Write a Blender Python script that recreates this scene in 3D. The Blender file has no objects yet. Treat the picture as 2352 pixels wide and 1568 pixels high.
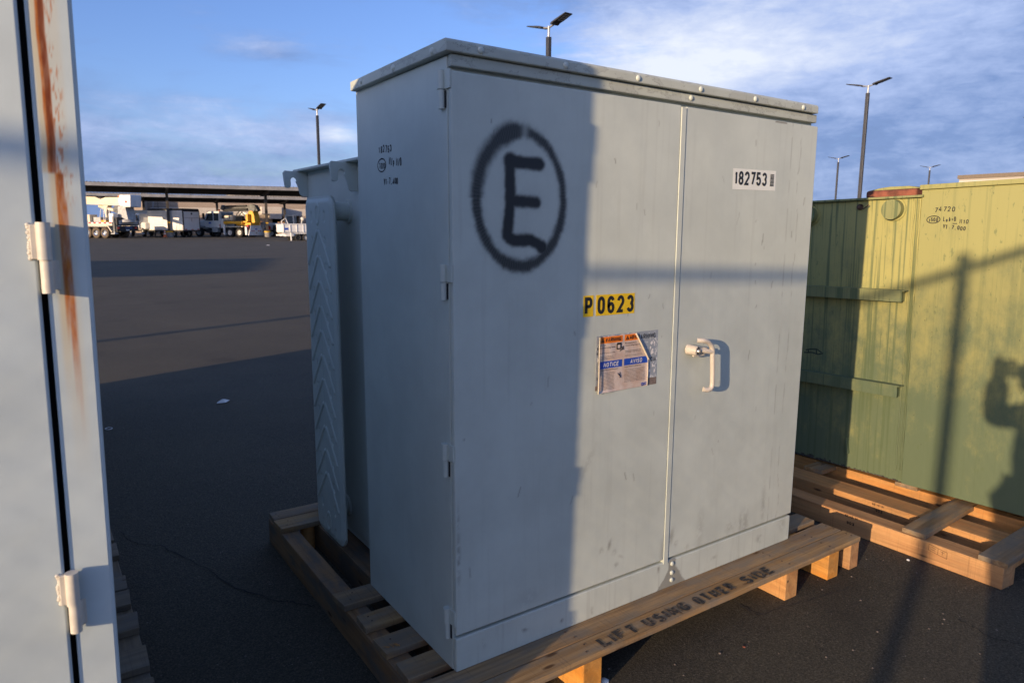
import bpy, math, random
import numpy as np
from mathutils import Matrix, Vector

random.seed(7)
rng = np.random.default_rng(11)
sc = bpy.context.scene
COL = sc.collection
R = math.radians
G = -0.138                                   # level of the asphalt under the pallets (pallet decks are z = 0)
SUN_AZ, SUN_EL = 70.8, 9.5                   # direction the light travels (from +y towards +x), height of the sun

# ------------------------------------------------------------------ camera
CAM = Vector((-0.946, -1.665, 1.308))
yaw, pitch, roll = 0.60150, -0.16068, -0.003864
fw = Vector((math.cos(pitch)*math.sin(yaw), math.cos(pitch)*math.cos(yaw), math.sin(pitch)))
rt = Vector((math.cos(yaw), -math.sin(yaw), 0)); dn = fw.cross(rt)
c_, s_ = math.cos(roll), math.sin(roll)
rt2 = c_*rt + s_*dn; dn2 = -s_*rt + c_*dn
cam = bpy.data.cameras.new('camera'); co = bpy.data.objects.new('camera', cam); COL.objects.link(co)
mw = Matrix((( rt2.x, -dn2.x, -fw.x, CAM.x), (rt2.y, -dn2.y, -fw.y, CAM.y), (rt2.z, -dn2.z, -fw.z, CAM.z), (0, 0, 0, 1)))
co.matrix_world = mw
cam.sensor_width = 36; cam.sensor_fit = 'HORIZONTAL'; cam.lens = 1616.302*36/2352
cam.clip_start = 0.02; cam.clip_end = 6000
cam.dof.use_dof = True; cam.dof.focus_distance = 2.75; cam.dof.aperture_fstop = 8.0
sc.camera = co

# ------------------------------------------------------------------ sky, sun, exposure
sc.view_settings.view_transform = 'Standard'; sc.view_settings.look = 'None'
sc.view_settings.gamma = 1.0; sc.view_settings.use_curve_mapping = False
sc.view_settings.exposure = 0.45
w = bpy.data.worlds.new('World'); sc.world = w; w.use_nodes = True
nt = w.node_tree; N = nt.nodes; Lk = nt.links; N.clear()
def wn(t, **kw):
    n = N.new(t)
    for k, v in kw.items(): setattr(n, k, v)
    return n
def wm(op, a, b=None, c=None):
    n = wn('ShaderNodeMath', operation=op)
    for i, v in enumerate((a, b, c)):
        if v is None: continue
        if isinstance(v, (int, float)): n.inputs[i].default_value = v
        else: Lk.new(v, n.inputs[i])
    return n.outputs[0]
sky = wn('ShaderNodeTexSky'); sky.sky_type = 'NISHITA'; sky.sun_disc = False
sky.sun_elevation = R(SUN_EL); sky.sun_rotation = R(SUN_AZ + 180)
sky.altitude = 350; sky.air_density = 1.0; sky.dust_density = 1.6; sky.ozone_density = 2.2
bg_sky = wn('ShaderNodeBackground'); bg_sky.inputs['Strength'].default_value = 0.15
tint = wn('ShaderNodeMix', data_type='RGBA', blend_type='MULTIPLY'); tint.inputs[0].default_value = 1.0
tint.inputs[7].default_value = (0.84, 0.90, 1.31, 1)
Lk.new(sky.outputs[0], tint.inputs[6]); Lk.new(tint.outputs[2], bg_sky.inputs['Color'])
tc = wn('ShaderNodeTexCoord'); sp = wn('ShaderNodeSeparateXYZ'); Lk.new(tc.outputs['Generated'], sp.inputs[0])
X_, Y_, Z_ = sp.outputs
el = wm('MULTIPLY', wm('ARCSINE', Z_), 57.2958)
azm = wm('MULTIPLY', wm('ARCTAN2', X_, Y_), 57.2958)
# clouds lie on a flat layer overhead, so they shrink and flatten towards the horizon
zz = wm('ADD', wm('MAXIMUM', Z_, 0.0), 0.10)
px_, py_ = wm('DIVIDE', X_, zz), wm('DIVIDE', Y_, zz)
cv = wn('ShaderNodeCombineXYZ'); Lk.new(px_, cv.inputs[0]); Lk.new(py_, cv.inputs[1])
def wnoise(scale, detail, rough, dist=0.0, off=(0, 0, 0), stretch=(1, 1, 1), vec=None, rot=0.0):
    mp = wn('ShaderNodeMapping'); mp.inputs['Location'].default_value = off; mp.inputs['Scale'].default_value = stretch; mp.inputs['Rotation'].default_value = (0, 0, R(rot))
    Lk.new(vec or cv.outputs[0], mp.inputs['Vector'])
    n = wn('ShaderNodeTexNoise'); n.inputs['Scale'].default_value = scale; n.inputs['Detail'].default_value = detail
    n.inputs['Roughness'].default_value = rough; n.inputs['Distortion'].default_value = dist
    Lk.new(mp.outputs[0], n.inputs['Vector']); return wm('SUBTRACT', n.outputs['Fac'], 0.5)
def gauss(a0, e0, sa, se, k=1.0):
    da = wm('DIVIDE', wm('SUBTRACT', azm, a0), sa); de = wm('DIVIDE', wm('SUBTRACT', el, e0), se)
    return wm('MULTIPLY', wm('EXPONENT', wm('MULTIPLY', wm('ADD', wm('MULTIPLY', da, da), wm('MULTIPLY', de, de)), -1.0)), k)
def total(*a):
    r = a[0]
    for q in a[1:]: r = wm('ADD', r, q)
    return r
def smooth(v, lo, hi, t0=0.0, t1=1.0):
    m = wn('ShaderNodeMapRange'); m.interpolation_type = 'SMOOTHSTEP'
    for k, x in (('From Min', lo), ('From Max', hi), ('To Min', t0), ('To Max', t1)): m.inputs[k].default_value = x
    Lk.new(v, m.inputs['Value']); return m.outputs[0]
ang = wn('ShaderNodeCombineXYZ'); Lk.new(azm, ang.inputs[0]); Lk.new(el, ang.inputs[1])
n_big = wnoise(0.6, 5, 0.58, 0.3, (3.1, 1.7, 0))
n_fine = wnoise(1.0, 11, 0.62, 0.5, (7.3, 0.4, 0), (0.13, 0.34, 1), ang.outputs[0], 10)
n_str = wnoise(1.0, 9, 0.60, 0.6, (4, 2, 0), (0.085, 0.62, 1), ang.outputs[0], 9)
n_puff = wnoise(1.0, 9, 0.62, 0.3, (1, 6, 0), (0.42, 0.95, 1), ang.outputs[0], 8)
# how much cloud: a low grey bank all round the horizon, a broad high bank, thin wisps between, unseen overhead cover added to neutralise the ambient light
cover = total(gauss(0, 0, 400, 3.6, 1.15), gauss(-4, 6.5, 24, 3.6, 0.85), gauss(50, 11.5, 11.5, 5.2, 1.15), gauss(66, 9, 13, 9, 1.1), gauss(41, 19, 22, 3.5, 0.75), gauss(15.5, 12.7, 3.4, 0.95, 0.55), gauss(18.5, 12.3, 3.2, 0.9, 0.35), gauss(120, 14, 40, 9, 0.8), smooth(el, 21, 45, 0.0, 0.42), gauss(20, 6.8, 5, 1.6, 0.5),
              wm('MULTIPLY', n_big, 0.35), wm('MULTIPLY', n_fine, 1.35), wm('MULTIPLY', n_str, 0.85))
dens = smooth(cover, 0.10, 0.95, 0.0, 0.96)
# sunlit where it faces the low sun, lavender grey in its own thickness; overhead cover brightened for the ambient
lit = total(gauss(46, 12.0, 9.5, 3.4, 0.72), gauss(60, 14.0, 14, 5.0, 0.42), gauss(21.3, 7.0, 2.4, 0.8, 0.55), gauss(15.5, 13.0, 5, 0.7, 0.25), gauss(12, 8.0, 9, 1.5, 0.26), gauss(11, 6.4, 12, 1.0, 0.20), gauss(8, 3.5, 30, 2.2, 0.06), gauss(60, 3.5, 60, 2.2, 0.14), smooth(el, 21, 45, 0.0, 0.30),
            wm('MULTIPLY', n_fine, 0.55), wm('MULTIPLY', n_puff, 0.52), wm('MULTIPLY', n_str, 0.34))
litv = wm('ADD', lit, 0.20)
ccol = wn('ShaderNodeValToRGB'); cr = ccol.color_ramp
cr.elements[0].position = 0.0; cr.elements[0].color = (0.165, 0.250, 0.480, 1)
cr.elements[1].position = 1.0; cr.elements[1].color = (0.84, 0.89, 1.0, 1)
for p_, c_q in ((0.25, (0.215, 0.320, 0.600, 1)), (0.55, (0.430, 0.540, 0.840, 1))):
    e_ = cr.elements.new(p_); e_.color = c_q
Lk.new(litv, ccol.inputs['Fac'])
bg_c = wn('ShaderNodeBackground'); bg_c.inputs['Strength'].default_value = 0.76; Lk.new(ccol.outputs['Color'], bg_c.inputs['Color'])
mx = wn('ShaderNodeMixShader'); Lk.new(dens, mx.inputs[0]); Lk.new(bg_sky.outputs[0], mx.inputs[1]); Lk.new(bg_c.outputs[0], mx.inputs[2])
ow = wn('ShaderNodeOutputWorld'); Lk.new(mx.outputs[0], ow.inputs['Surface'])
w.cycles.sampling_method = 'MANUAL'; w.cycles.sample_map_resolution = 512

sun = bpy.data.lights.new('sun', 'SUN'); sun.energy = 5.0; sun.angle = R(0.53); sun.color = (1.0, 0.74, 0.47)
so = bpy.data.objects.new('sun', sun); COL.objects.link(so)
LD = Vector((math.sin(R(SUN_AZ))*math.cos(R(SUN_EL)), math.cos(R(SUN_AZ))*math.cos(R(SUN_EL)), -math.sin(R(SUN_EL))))
so.rotation_euler = LD.to_track_quat('-Z', 'Y').to_euler(); so.location = (-20, -8, 12)

# ------------------------------------------------------------------ materials
class NB:
    def __init__(s, name):
        s.m = bpy.data.materials.new(name); s.m.use_nodes = True
        s.t = s.m.node_tree; s.n = s.t.nodes; s.l = s.t.links
        s.b = s.n['Principled BSDF']
        s.tc = s.n.new('ShaderNodeTexCoord'); s.vec = s.tc.outputs['Object']
    def put(s, sock, v):
        if isinstance(v, (int, float)): sock.default_value = v
        elif isinstance(v, (tuple, list)): sock.default_value = tuple(v) + ((1,) if len(v) == 3 and len(sock.default_value) == 4 else ())
        else: s.l.new(v, sock)
    def map(s, scale=(1, 1, 1), loc=(0, 0, 0), rot=(0, 0, 0), vec=None):
        n = s.n.new('ShaderNodeMapping'); s.l.new(vec or s.vec, n.inputs['Vector'])
        n.inputs['Scale'].default_value = scale; n.inputs['Location'].default_value = loc; n.inputs['Rotation'].default_value = rot
        return n.outputs[0]
    def noise(s, scale, detail=4, rough=0.55, vec=None, dist=0.0):
        n = s.n.new('ShaderNodeTexNoise'); s.l.new(vec or s.vec, n.inputs['Vector'])
        n.inputs['Scale'].default_value = scale; n.inputs['Detail'].default_value = detail
        n.inputs['Roughness'].default_value = rough; n.inputs['Distortion'].default_value = dist
        return n.outputs['Fac']
    def vor(s, scale, vec=None, feature='F1'):
        n = s.n.new('ShaderNodeTexVoronoi'); n.feature = feature; s.l.new(vec or s.vec, n.inputs['Vector']); n.inputs['Scale'].default_value = scale
        return n.outputs['Distance']
    def math(s, op, a, b=None, c=None, clamp=False):
        n = s.n.new('ShaderNodeMath'); n.operation = op; n.use_clamp = clamp
        for i, v in enumerate((a, b, c)):
            if v is not None: s.put(n.inputs[i], v)
        return n.outputs[0]
    def ramp(s, v, lo, hi, a=0.0, b=1.0):
        n = s.n.new('ShaderNodeMapRange'); n.interpolation_type = 'SMOOTHSTEP'
        for k, x in (('Value', v), ('From Min', lo), ('From Max', hi), ('To Min', a), ('To Max', b)): s.put(n.inputs[k], x)
        return n.outputs[0]
    def mix(s, f, a, b, mode='MIX'):
        n = s.n.new('ShaderNodeMix'); n.data_type = 'RGBA'; n.blend_type = mode
        s.put(n.inputs[0], f); s.put(n.inputs[6], a); s.put(n.inputs[7], b); return n.outputs[2]
    def bump(s, h, strength=0.3, dist=0.002, normal=None):
        n = s.n.new('ShaderNodeBump'); n.inputs['Strength'].default_value = strength; n.inputs['Distance'].default_value = dist
        s.l.new(h, n.inputs['Height'])
        if normal is not None: s.l.new(normal, n.inputs['Normal'])
        return n.outputs[0]
    def attr(s, name):
        n = s.n.new('ShaderNodeAttribute'); n.attribute_name = name; sp = s.n.new('ShaderNodeSeparateColor'); s.l.new(n.outputs['Color'], sp.inputs[0]); return sp.outputs
    def rnd(s):
        return s.n.new('ShaderNodeObjectInfo').outputs['Random']
    def done(s, col, rough=0.5, metal=0.0, normal=None, spec=0.5):
        s.put(s.b.inputs['Base Color'], col); s.put(s.b.inputs['Roughness'], rough); s.put(s.b.inputs['Metallic'], metal)
        s.b.inputs['Specular IOR Level'].default_value = spec
        if normal is not None: s.l.new(normal, s.b.inputs['Normal'])
        return s.m

def plain(name, col, rough=0.5, metal=0.0, var=0.12, scale=9.0, bump=0.0, spec=0.5):
    b = NB(name); n = b.noise(scale, 5, 0.6)
    dk = tuple(c*(1-var*1.6) for c in col); lt = tuple(min(1, c*(1+var)) for c in col)
    c = b.mix(b.ramp(n, 0.3, 0.7), dk, lt)
    nm = b.bump(b.noise(scale*12, 3), bump, 0.001) if bump else None
    return b.done(c, rough, metal, nm, spec)

def painted_grey(name, col, marks=True, streak=0.075, chalk=0.0):
    b = NB(name)
    st = b.noise(1.0, 6, 0.65, b.map((34, 34, 1.3)))
    st2 = b.noise(1.0, 4, 0.6, b.map((140, 140, 4.0)))
    big = b.noise(3.4, 6, 0.65)
    c = b.mix(b.ramp(big, 0.3, 0.7), tuple(x*0.90 for x in col), tuple(x*1.04 for x in col))
    c = b.mix(b.math('MULTIPLY', b.ramp(st, 0.52, 0.75), streak), c, tuple(x*0.45 for x in col))
    c = b.mix(b.math('MULTIPLY', b.ramp(st2, 0.62, 0.8), streak*1.1), c, tuple(x*0.4 for x in col))
    sp = b.noise(1.0, 3, 0.7, b.map((190, 190, 60)))
    c = b.mix(b.math('MULTIPLY', b.ramp(sp, 0.735, 0.77), 0.5), c, (0.10, 0.09, 0.08))
    if marks:
        at = b.attr('mark')
        c = b.mix(at[1], c, (0.115, 0.095, 0.075))
        c = b.mix(at[2], c, (0.55, 0.57, 0.56))
        c = b.mix(at[0], c, (0.010, 0.011, 0.013))
    nm = b.bump(b.noise(420, 2, 0.5), 0.05, 0.0006)
    nm = b.bump(b.noise(4, 2, 0.5), 0.16, 0.02, nm)
    return b.done(c, b.ramp(big, 0.2, 0.8, 0.42, 0.58), 0.0, nm, 0.45)

def wood(name, a, bcol, grey, wx=0.5):
    b = NB(name); r = b.rnd()
    off = b.n.new('ShaderNodeCombineXYZ'); b.put(off.inputs[0], b.math('MULTIPLY', r, 37.0)); b.put(off.inputs[1], b.math('MULTIPLY', r, 11.0)); b.put(off.inputs[2], b.math('MULTIPLY', r, 5.0))
    va = b.n.new('ShaderNodeVectorMath'); va.operation = 'ADD'; b.l.new(b.vec, va.inputs[0]); b.l.new(off.outputs[0], va.inputs[1]); v = va.outputs[0]
    warp = b.noise(3.0, 3, 0.5, b.map((1, 5, 5), vec=v))
    g1 = b.noise(1.0, 7, 0.7, b.map((2.2, 60, 60), vec=v), 0.4)
    lat = b.noise(1.0, 4, 0.6, b.map((0.55, 17, 17), vec=v), 1.6)
    fib = b.noise(1.0, 5, 0.7, b.map((5, 190, 190), vec=v), 0.2)
    saw = b.noise(1.0, 3, 0.6, b.map((150, 4, 4), vec=v))
    c = b.mix(b.ramp(lat, 0.36, 0.62), a, bcol)
    c = b.mix(b.ramp(fib, 0.55, 0.75, 0, 0.38), c, tuple(x*0.5 for x in bcol))
    c = b.mix(b.math('MULTIPLY', b.ramp(g1, 0.5, 0.72), 0.55), c, tuple(x*0.45 for x in bcol))
    patch = b.noise(5.0, 5, 0.6, b.map((1, 3, 3), vec=v))
    c = b.mix(b.math('MULTIPLY', b.ramp(patch, 0.38, 0.66), wx), c, grey)
    c = b.mix(b.math('MULTIPLY', b.ramp(saw, 0.56, 0.7), 0.28), c, tuple(x*0.4 for x in grey))
    kn = b.vor(2.6, b.map((1.9, 6.5, 6.5), vec=v))
    c = b.mix(b.ramp(kn, 0.06, 0.16, 0.9, 0.0), c, (0.075, 0.035, 0.014))
    c = b.mix(b.math('MULTIPLY', b.ramp(warp, 0.3, 0.7), 0.22), c, (0.05, 0.04, 0.032))
    # every board its own tone
    hv = b.n.new('ShaderNodeHueSaturation'); b.put(hv.inputs['Value'], b.math('MULTIPLY_ADD', r, 0.30, 0.84)); b.put(hv.inputs['Saturation'], b.math('MULTIPLY_ADD', r, 0.18, 0.84)); b.l.new(c, hv.inputs['Color'])
    h = b.math('ADD', b.math('MULTIPLY', fib, 0.8), b.math('ADD', b.math('MULTIPLY', g1, 0.6), b.math('MULTIPLY', saw, 0.7)))
    return b.done(hv.outputs[0], 0.8, 0, b.bump(h, 0.35, 0.003), 0.2)

M = {}
M['grey'] = painted_grey('grey_enamel', (0.505, 0.545, 0.490))
M['grey_plain'] = painted_grey('grey_enamel_plain', (0.505, 0.545, 0.490), marks=False)
M['lid'] = None
b = NB('grey_enamel_stained')          # the lid and header carry tide lines of dried water
col = (0.445, 0.475, 0.415)
nz = b.noise(9, 6, 0.65, b.map((1, 1, 2)))
line = b.math('ABSOLUTE', b.math('SUBTRACT', nz, 0.53))
big = b.noise(3, 4)
c = b.mix(b.ramp(big, 0.3, 0.7), tuple(x*0.88 for x in col), tuple(x*1.05 for x in col))
c = b.mix(b.ramp(nz, 0.52, 0.54, 0.0, 0.16), c, (0.2, 0.19, 0.175))
c = b.mix(b.ramp(line, 0.0, 0.010, 0.55, 0.0), c, (0.10, 0.095, 0.085))
fs = b.noise(1, 4, 0.6, b.map((60, 60, 14)))
c = b.mix(b.ramp(fs, 0.62, 0.76, 0, 0.45), c, (0.09, 0.085, 0.08))
M['lid'] = b.done(c, 0.55, 0, b.bump(b.noise(300, 2), 0.06, 0.0006), 0.4)
M['tan_paint'] = plain('cream_paint', (0.56, 0.50, 0.42), 0.45, var=0.08)
M['steel'] = plain('steel', (0.42, 0.42, 0.42), 0.35, 0.9)
M['dark'] = plain('shadow_gap_black', (0.010, 0.010, 0.011), 0.9, var=0.1)
M['rubber'] = plain('rubber', (0.022, 0.021, 0.020), 0.85, var=0.2)
M['rubber_dusty'] = plain('dusty_rubber', (0.11, 0.082, 0.055), 0.9, var=0.2, scale=5)
M['wood_old'] = wood('weathered_pine', (0.40, 0.25, 0.110), (0.28, 0.160, 0.064), (0.22, 0.180, 0.130), 0.85)
M['wood_new'] = wood('yellow_pine', (0.66, 0.315, 0.075), (0.54, 0.225, 0.045), (0.38, 0.21, 0.075), 0.5)
M['wood_dull'] = wood('dull_pine', (0.34, 0.19, 0.080), (0.26, 0.135, 0.050), (0.155, 0.125, 0.095), 0.95)
M['wood_grey'] = wood('grey_pine', (0.25, 0.185, 0.12), (0.17, 0.125, 0.08), (0.16, 0.14, 0.115), 0.8)
M['ink'] = plain('black_ink', (0.014, 0.014, 0.016), 0.6, var=0.25, scale=90)
b = NB('faded_stencil_paint'); n1 = b.noise(60, 6, 0.7)
M['stencil'] = b.done(b.mix(b.ramp(n1, 0.47, 0.64), (0.016, 0.016, 0.018), (0.15, 0.105, 0.07)), 0.8)
M['print'] = plain('black_print', (0.014, 0.014, 0.016), 0.5, var=0.3, scale=200)
M['yellow_decal'] = plain('yellow_vinyl', (0.80, 0.52, 0.015), 0.35, var=0.05)
M['white_decal'] = plain('white_vinyl', (0.72, 0.73, 0.66), 0.35, var=0.04)
M['label_paper'] = None
b = NB('sun_faded_label'); n1 = b.noise(22, 6, 0.65); n2 = b.noise(160, 4, 0.6)
c = b.mix(b.ramp(n1, 0.35, 0.65), (0.55, 0.40, 0.31), (0.63, 0.53, 0.46)); c = b.mix(b.ramp(n2, 0.6, 0.75, 0, 0.5), c, (0.30, 0.22, 0.18))
M['label_paper'] = b.done(c, 0.45, 0, b.bump(n1, 0.3, 0.004))
M['label_orange'] = plain('orange_vinyl', (0.82, 0.20, 0.015), 0.4, var=0.05)
M['label_blue'] = plain('blue_vinyl', (0.018, 0.075, 0.42), 0.4, var=0.06)
M['label_white'] = plain('white_print', (0.74, 0.70, 0.66), 0.45, var=0.05)
M['label_cream'] = plain('label_backing', (0.72, 0.62, 0.45), 0.5, var=0.06, scale=40)
b = NB('old_label_film'); n1 = b.vor(85); n2 = b.noise(60, 5, 0.7)
c = b.mix(b.ramp(n2, 0.56, 0.60), (0.30, 0.33, 0.36), (0.62, 0.62, 0.60)); M['label_old'] = b.done(c, 0.3, 0, b.bump(n2, 0.5, 0.004))
M['glue'] = plain('glue_residue', (0.20, 0.155, 0.13), 0.8, var=0.2, scale=120)
M['white_paint'] = plain('white_truck_paint', (0.74, 0.73, 0.70), 0.35, var=0.05, scale=2)
M['cream'] = plain('cream_truck_paint', (0.66, 0.58, 0.44), 0.4, var=0.06, scale=2)
M['truck_grey'] = plain('light_grey_steel', (0.40, 0.40, 0.39), 0.45, var=0.15, scale=4)
M['chassis'] = plain('chassis_black', (0.025, 0.025, 0.027), 0.6, var=0.2)
M['derrick_grey'] = plain('boom_grey', (0.10, 0.105, 0.105), 0.5, var=0.3, scale=3)
M['yellow'] = plain('machine_yellow', (0.72, 0.37, 0.02), 0.45, var=0.1, scale=3)
M['red'] = plain('red_plastic', (0.55, 0.03, 0.02), 0.35, var=0.1)
M['orange'] = plain('orange_plastic', (0.75, 0.16, 0.03), 0.4, var=0.1)
M['chrome'] = plain('polished_alloy', (0.75, 0.75, 0.74), 0.18, 1.0, var=0.05)
M['rim_white'] = plain('white_rim', (0.62, 0.60, 0.56), 0.5, var=0.15, scale=6)
b = NB('window_glass'); M['glass'] = b.done((0.02, 0.03, 0.035), 0.06, 0, None, 0.9)
M['concrete'] = plain('concrete', (0.27, 0.25, 0.225), 0.9, var=0.2, scale=4, bump=0.2)
M['band_yellow'] = plain('yellow_band_paint', (0.62, 0.36, 0.02), 0.6, var=0.12)
M['steel_brown'] = plain('brown_structural_steel', (0.060, 0.052, 0.046), 0.6, var=0.15, scale=2)
M['pole'] = plain('bronze_pole_paint', (0.040, 0.042, 0.048), 0.5, var=0.12, scale=2)
M['roof_metal'] = plain('galvanised_roof', (0.33, 0.32, 0.31), 0.45, 0.25, var=0.12, scale=2)
M['galv'] = plain('galvanised_pipe', (0.40, 0.41, 0.42), 0.45, 0.5, var=0.12)
def blocks(name, col):
    b = NB(name); br = b.n.new('ShaderNodeTexBrick'); b.l.new(b.map((1, 1, 1), rot=(R(90), 0, 0)), br.inputs['Vector'])
    br.inputs['Color1'].default_value = tuple(c*1.03 for c in col)+(1,); br.inputs['Color2'].default_value = tuple(c*0.94 for c in col)+(1,); br.inputs['Mortar'].default_value = tuple(c*0.66 for c in col)+(1,)
    br.inputs['Scale'].default_value = 1.0; br.inputs['Brick Width'].default_value = 0.41; br.inputs['Row Height'].default_value = 0.205; br.inputs['Mortar Size'].default_value = 0.012
    return b.done(br.outputs['Color'], 0.9)
M['cmu_brown'] = blocks('brown_blockwork', (0.215, 0.165, 0.13)); M['cmu_tan'] = blocks('tan_blockwork', (0.36, 0.285, 0.225)); M['cmu_light'] = blocks('pale_blockwork', (0.56, 0.505, 0.44))
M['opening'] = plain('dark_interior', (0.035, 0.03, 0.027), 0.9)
M['carton'] = plain('brown_carton', (0.35, 0.20, 0.10), 0.9)
M['leaf'] = plain('palm_leaf', (0.06, 0.10, 0.03), 0.7, var=0.4)
M['bark'] = plain('palm_bark', (0.16, 0.12, 0.085), 0.9, var=0.3)
M['foam_white'] = plain('white_scrap', (0.7, 0.7, 0.68), 0.8)
M['stone'] = plain('stone_chip', (0.16, 0.13, 0.11), 0.9, var=0.3, scale=60)
M['crack'] = plain('crack_fill', (0.012, 0.011, 0.011), 1.0)
M['tarmac_patch'] = plain('tar_line', (0.040, 0.037, 0.034), 0.9, var=0.3, scale=40)

# green enamel, yellower towards the top and greener below, with run marks
def green(name, streaky, yellowing):
    b = NB(name)
    sx = b.noise(1.0, 7, 0.68, b.map((48, 48, 0.8)))
    fine = b.noise(1.0, 5, 0.7, b.map((95, 95, 7)))
    big = b.noise(3.2, 6, 0.62)
    z = b.n.new('ShaderNodeSeparateXYZ'); b.l.new(b.vec, z.inputs[0]); Z = z.outputs[2]
    ch = b.math('ADD', b.math('MULTIPLY_ADD', Z, 0.85, -0.32), b.math('MULTIPLY', b.math('SUBTRACT', big, 0.5), 1.3))
    mot = b.noise(11, 6, 0.7, b.map((1, 1, 0.6)))
    ch = b.math('ADD', ch, b.math('MULTIPLY', b.math('SUBTRACT', mot, 0.5), 1.5)); ch = b.ramp(ch, -0.15, 0.75, 0.10, 0.98)
    gr, ye = (0.088, 0.128, 0.078), (0.325, 0.305, 0.110)
    c = b.mix(b.math('MULTIPLY', ch, yellowing), gr, ye)
    c = b.mix(b.ramp(sx, 0.50, 0.60, 0, streaky), c, (0.085, 0.118, 0.055))
    drip = b.noise(1.0, 5, 0.65, b.map((60, 60, 20), rot=(0.12, 0, 0)))
    c = b.mix(b.ramp(drip, 0.615, 0.67, 0, 0.60), c, (0.10, 0.135, 0.062))
    sp = b.noise(1, 2, 0.6, b.map((75, 75, 42)))
    c = b.mix(b.ramp(sp, 0.74, 0.77, 0, 0.85), c, (0.055, 0.06, 0.028))
    c = b.mix(b.ramp(fine, 0.66, 0.8, 0, 0.3), c, (0.09, 0.12, 0.05))
    rs = b.noise(14, 5, 0.7)
    c = b.mix(b.ramp(rs, 0.755, 0.79, 0, 0.9), c, (0.17, 0.05, 0.02))
    nm = b.bump(sx, 0.18*streaky+0.05, 0.006); nm = b.bump(b.noise(260, 2), 0.06, 0.001, nm)
    return b.done(c, 0.6, 0, nm, 0.35)
M['green_tank'] = green('green_enamel_runs', 0.75, 1.0)
M['green_cab'] = green('green_enamel_cabinet', 0.22, 0.82)
M['green_rail'] = green('green_enamel_rail', 0.8, 0.55)
M['rust_red'] = plain('rusty_primer', (0.20, 0.062, 0.035), 0.85, var=0.35, scale=14, bump=0.2)
M['rust_wire'] = plain('rusty_wire', (0.085, 0.05, 0.035), 0.9, var=0.4, scale=50)

# pale blue-grey enamel of the near cabinet, with rust run marks
b = NB('pale_grey_enamel'); at = b.attr('rust')
col = (0.54, 0.615, 0.615)
big = b.noise(4, 5, 0.6); cl = b.noise(13, 4, 0.6)
c = b.mix(b.ramp(big, 0.3, 0.7), tuple(x*0.90 for x in col), tuple(x*1.06 for x in col))
c = b.mix(b.ramp(cl, 0.6, 0.8, 0, 0.14), c, (0.22, 0.24, 0.25))
c = b.mix(at[2], c, (0.60, 0.50, 0.30))
rn = b.noise(160, 4, 0.7, b.map((1, 1, 0.25)))
c = b.mix(at[0], c, b.mix(b.ramp(rn, 0.35, 0.65), (0.50, 0.165, 0.022), (0.40, 0.105, 0.012)))
c = b.mix(at[1], c, (0.135, 0.026, 0.004))
M['pale'] = b.done(c, 0.45, 0, b.bump(b.noise(300, 2), 0.05, 0.0006), 0.4)
M['hinge_cream'] = plain('hinge_paint', (0.62, 0.57, 0.48), 0.45, var=0.06, scale=40)

# asphalt
b = NB('asphalt')
f1 = b.noise(150, 4, 0.75); lg = b.noise(0.30, 6, 0.62); md = b.noise(1.7, 6, 0.65); ag = b.vor(210)
lanes = b.noise(1.0, 4, 0.6, b.map((0.10, 1.1, 1), rot=(0, 0, R(7))))
c = b.mix(b.ramp(lg, 0.3, 0.7), (0.055, 0.048, 0.033), (0.078, 0.068, 0.047))
c = b.mix(b.ramp(md, 0.38, 0.72, 0, 0.55), c, (0.046, 0.040, 0.031))
c = b.mix(b.ramp(lanes, 0.52, 0.72, 0, 0.40), c, (0.040, 0.035, 0.028))
c = b.mix(b.ramp(f1, 0.46, 0.70, 0, 0.85), c, (0.148, 0.130, 0.094))
c = b.mix(b.ramp(f1, 0.50, 0.28, 0, 0.85), c, (0.015, 0.013, 0.011))
ch = b.noise(75, 3, 0.6); c = b.mix(b.ramp(ch, 0.725, 0.755, 0, 0.9), c, (0.32, 0.295, 0.265))
oil = b.noise(0.9, 4, 0.5); c = b.mix(b.ramp(oil, 0.60, 0.74, 0, 0.55), c, (0.024, 0.021, 0.018))
nm = b.bump(f1, 1.0, 0.010); nm = b.bump(ag, 0.5, 0.005, nm); nm = b.bump(b.noise(30, 4), 0.4, 0.010, nm)
M['asphalt'] = b.done(c, 0.88, 0, nm, 0.3)

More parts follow.
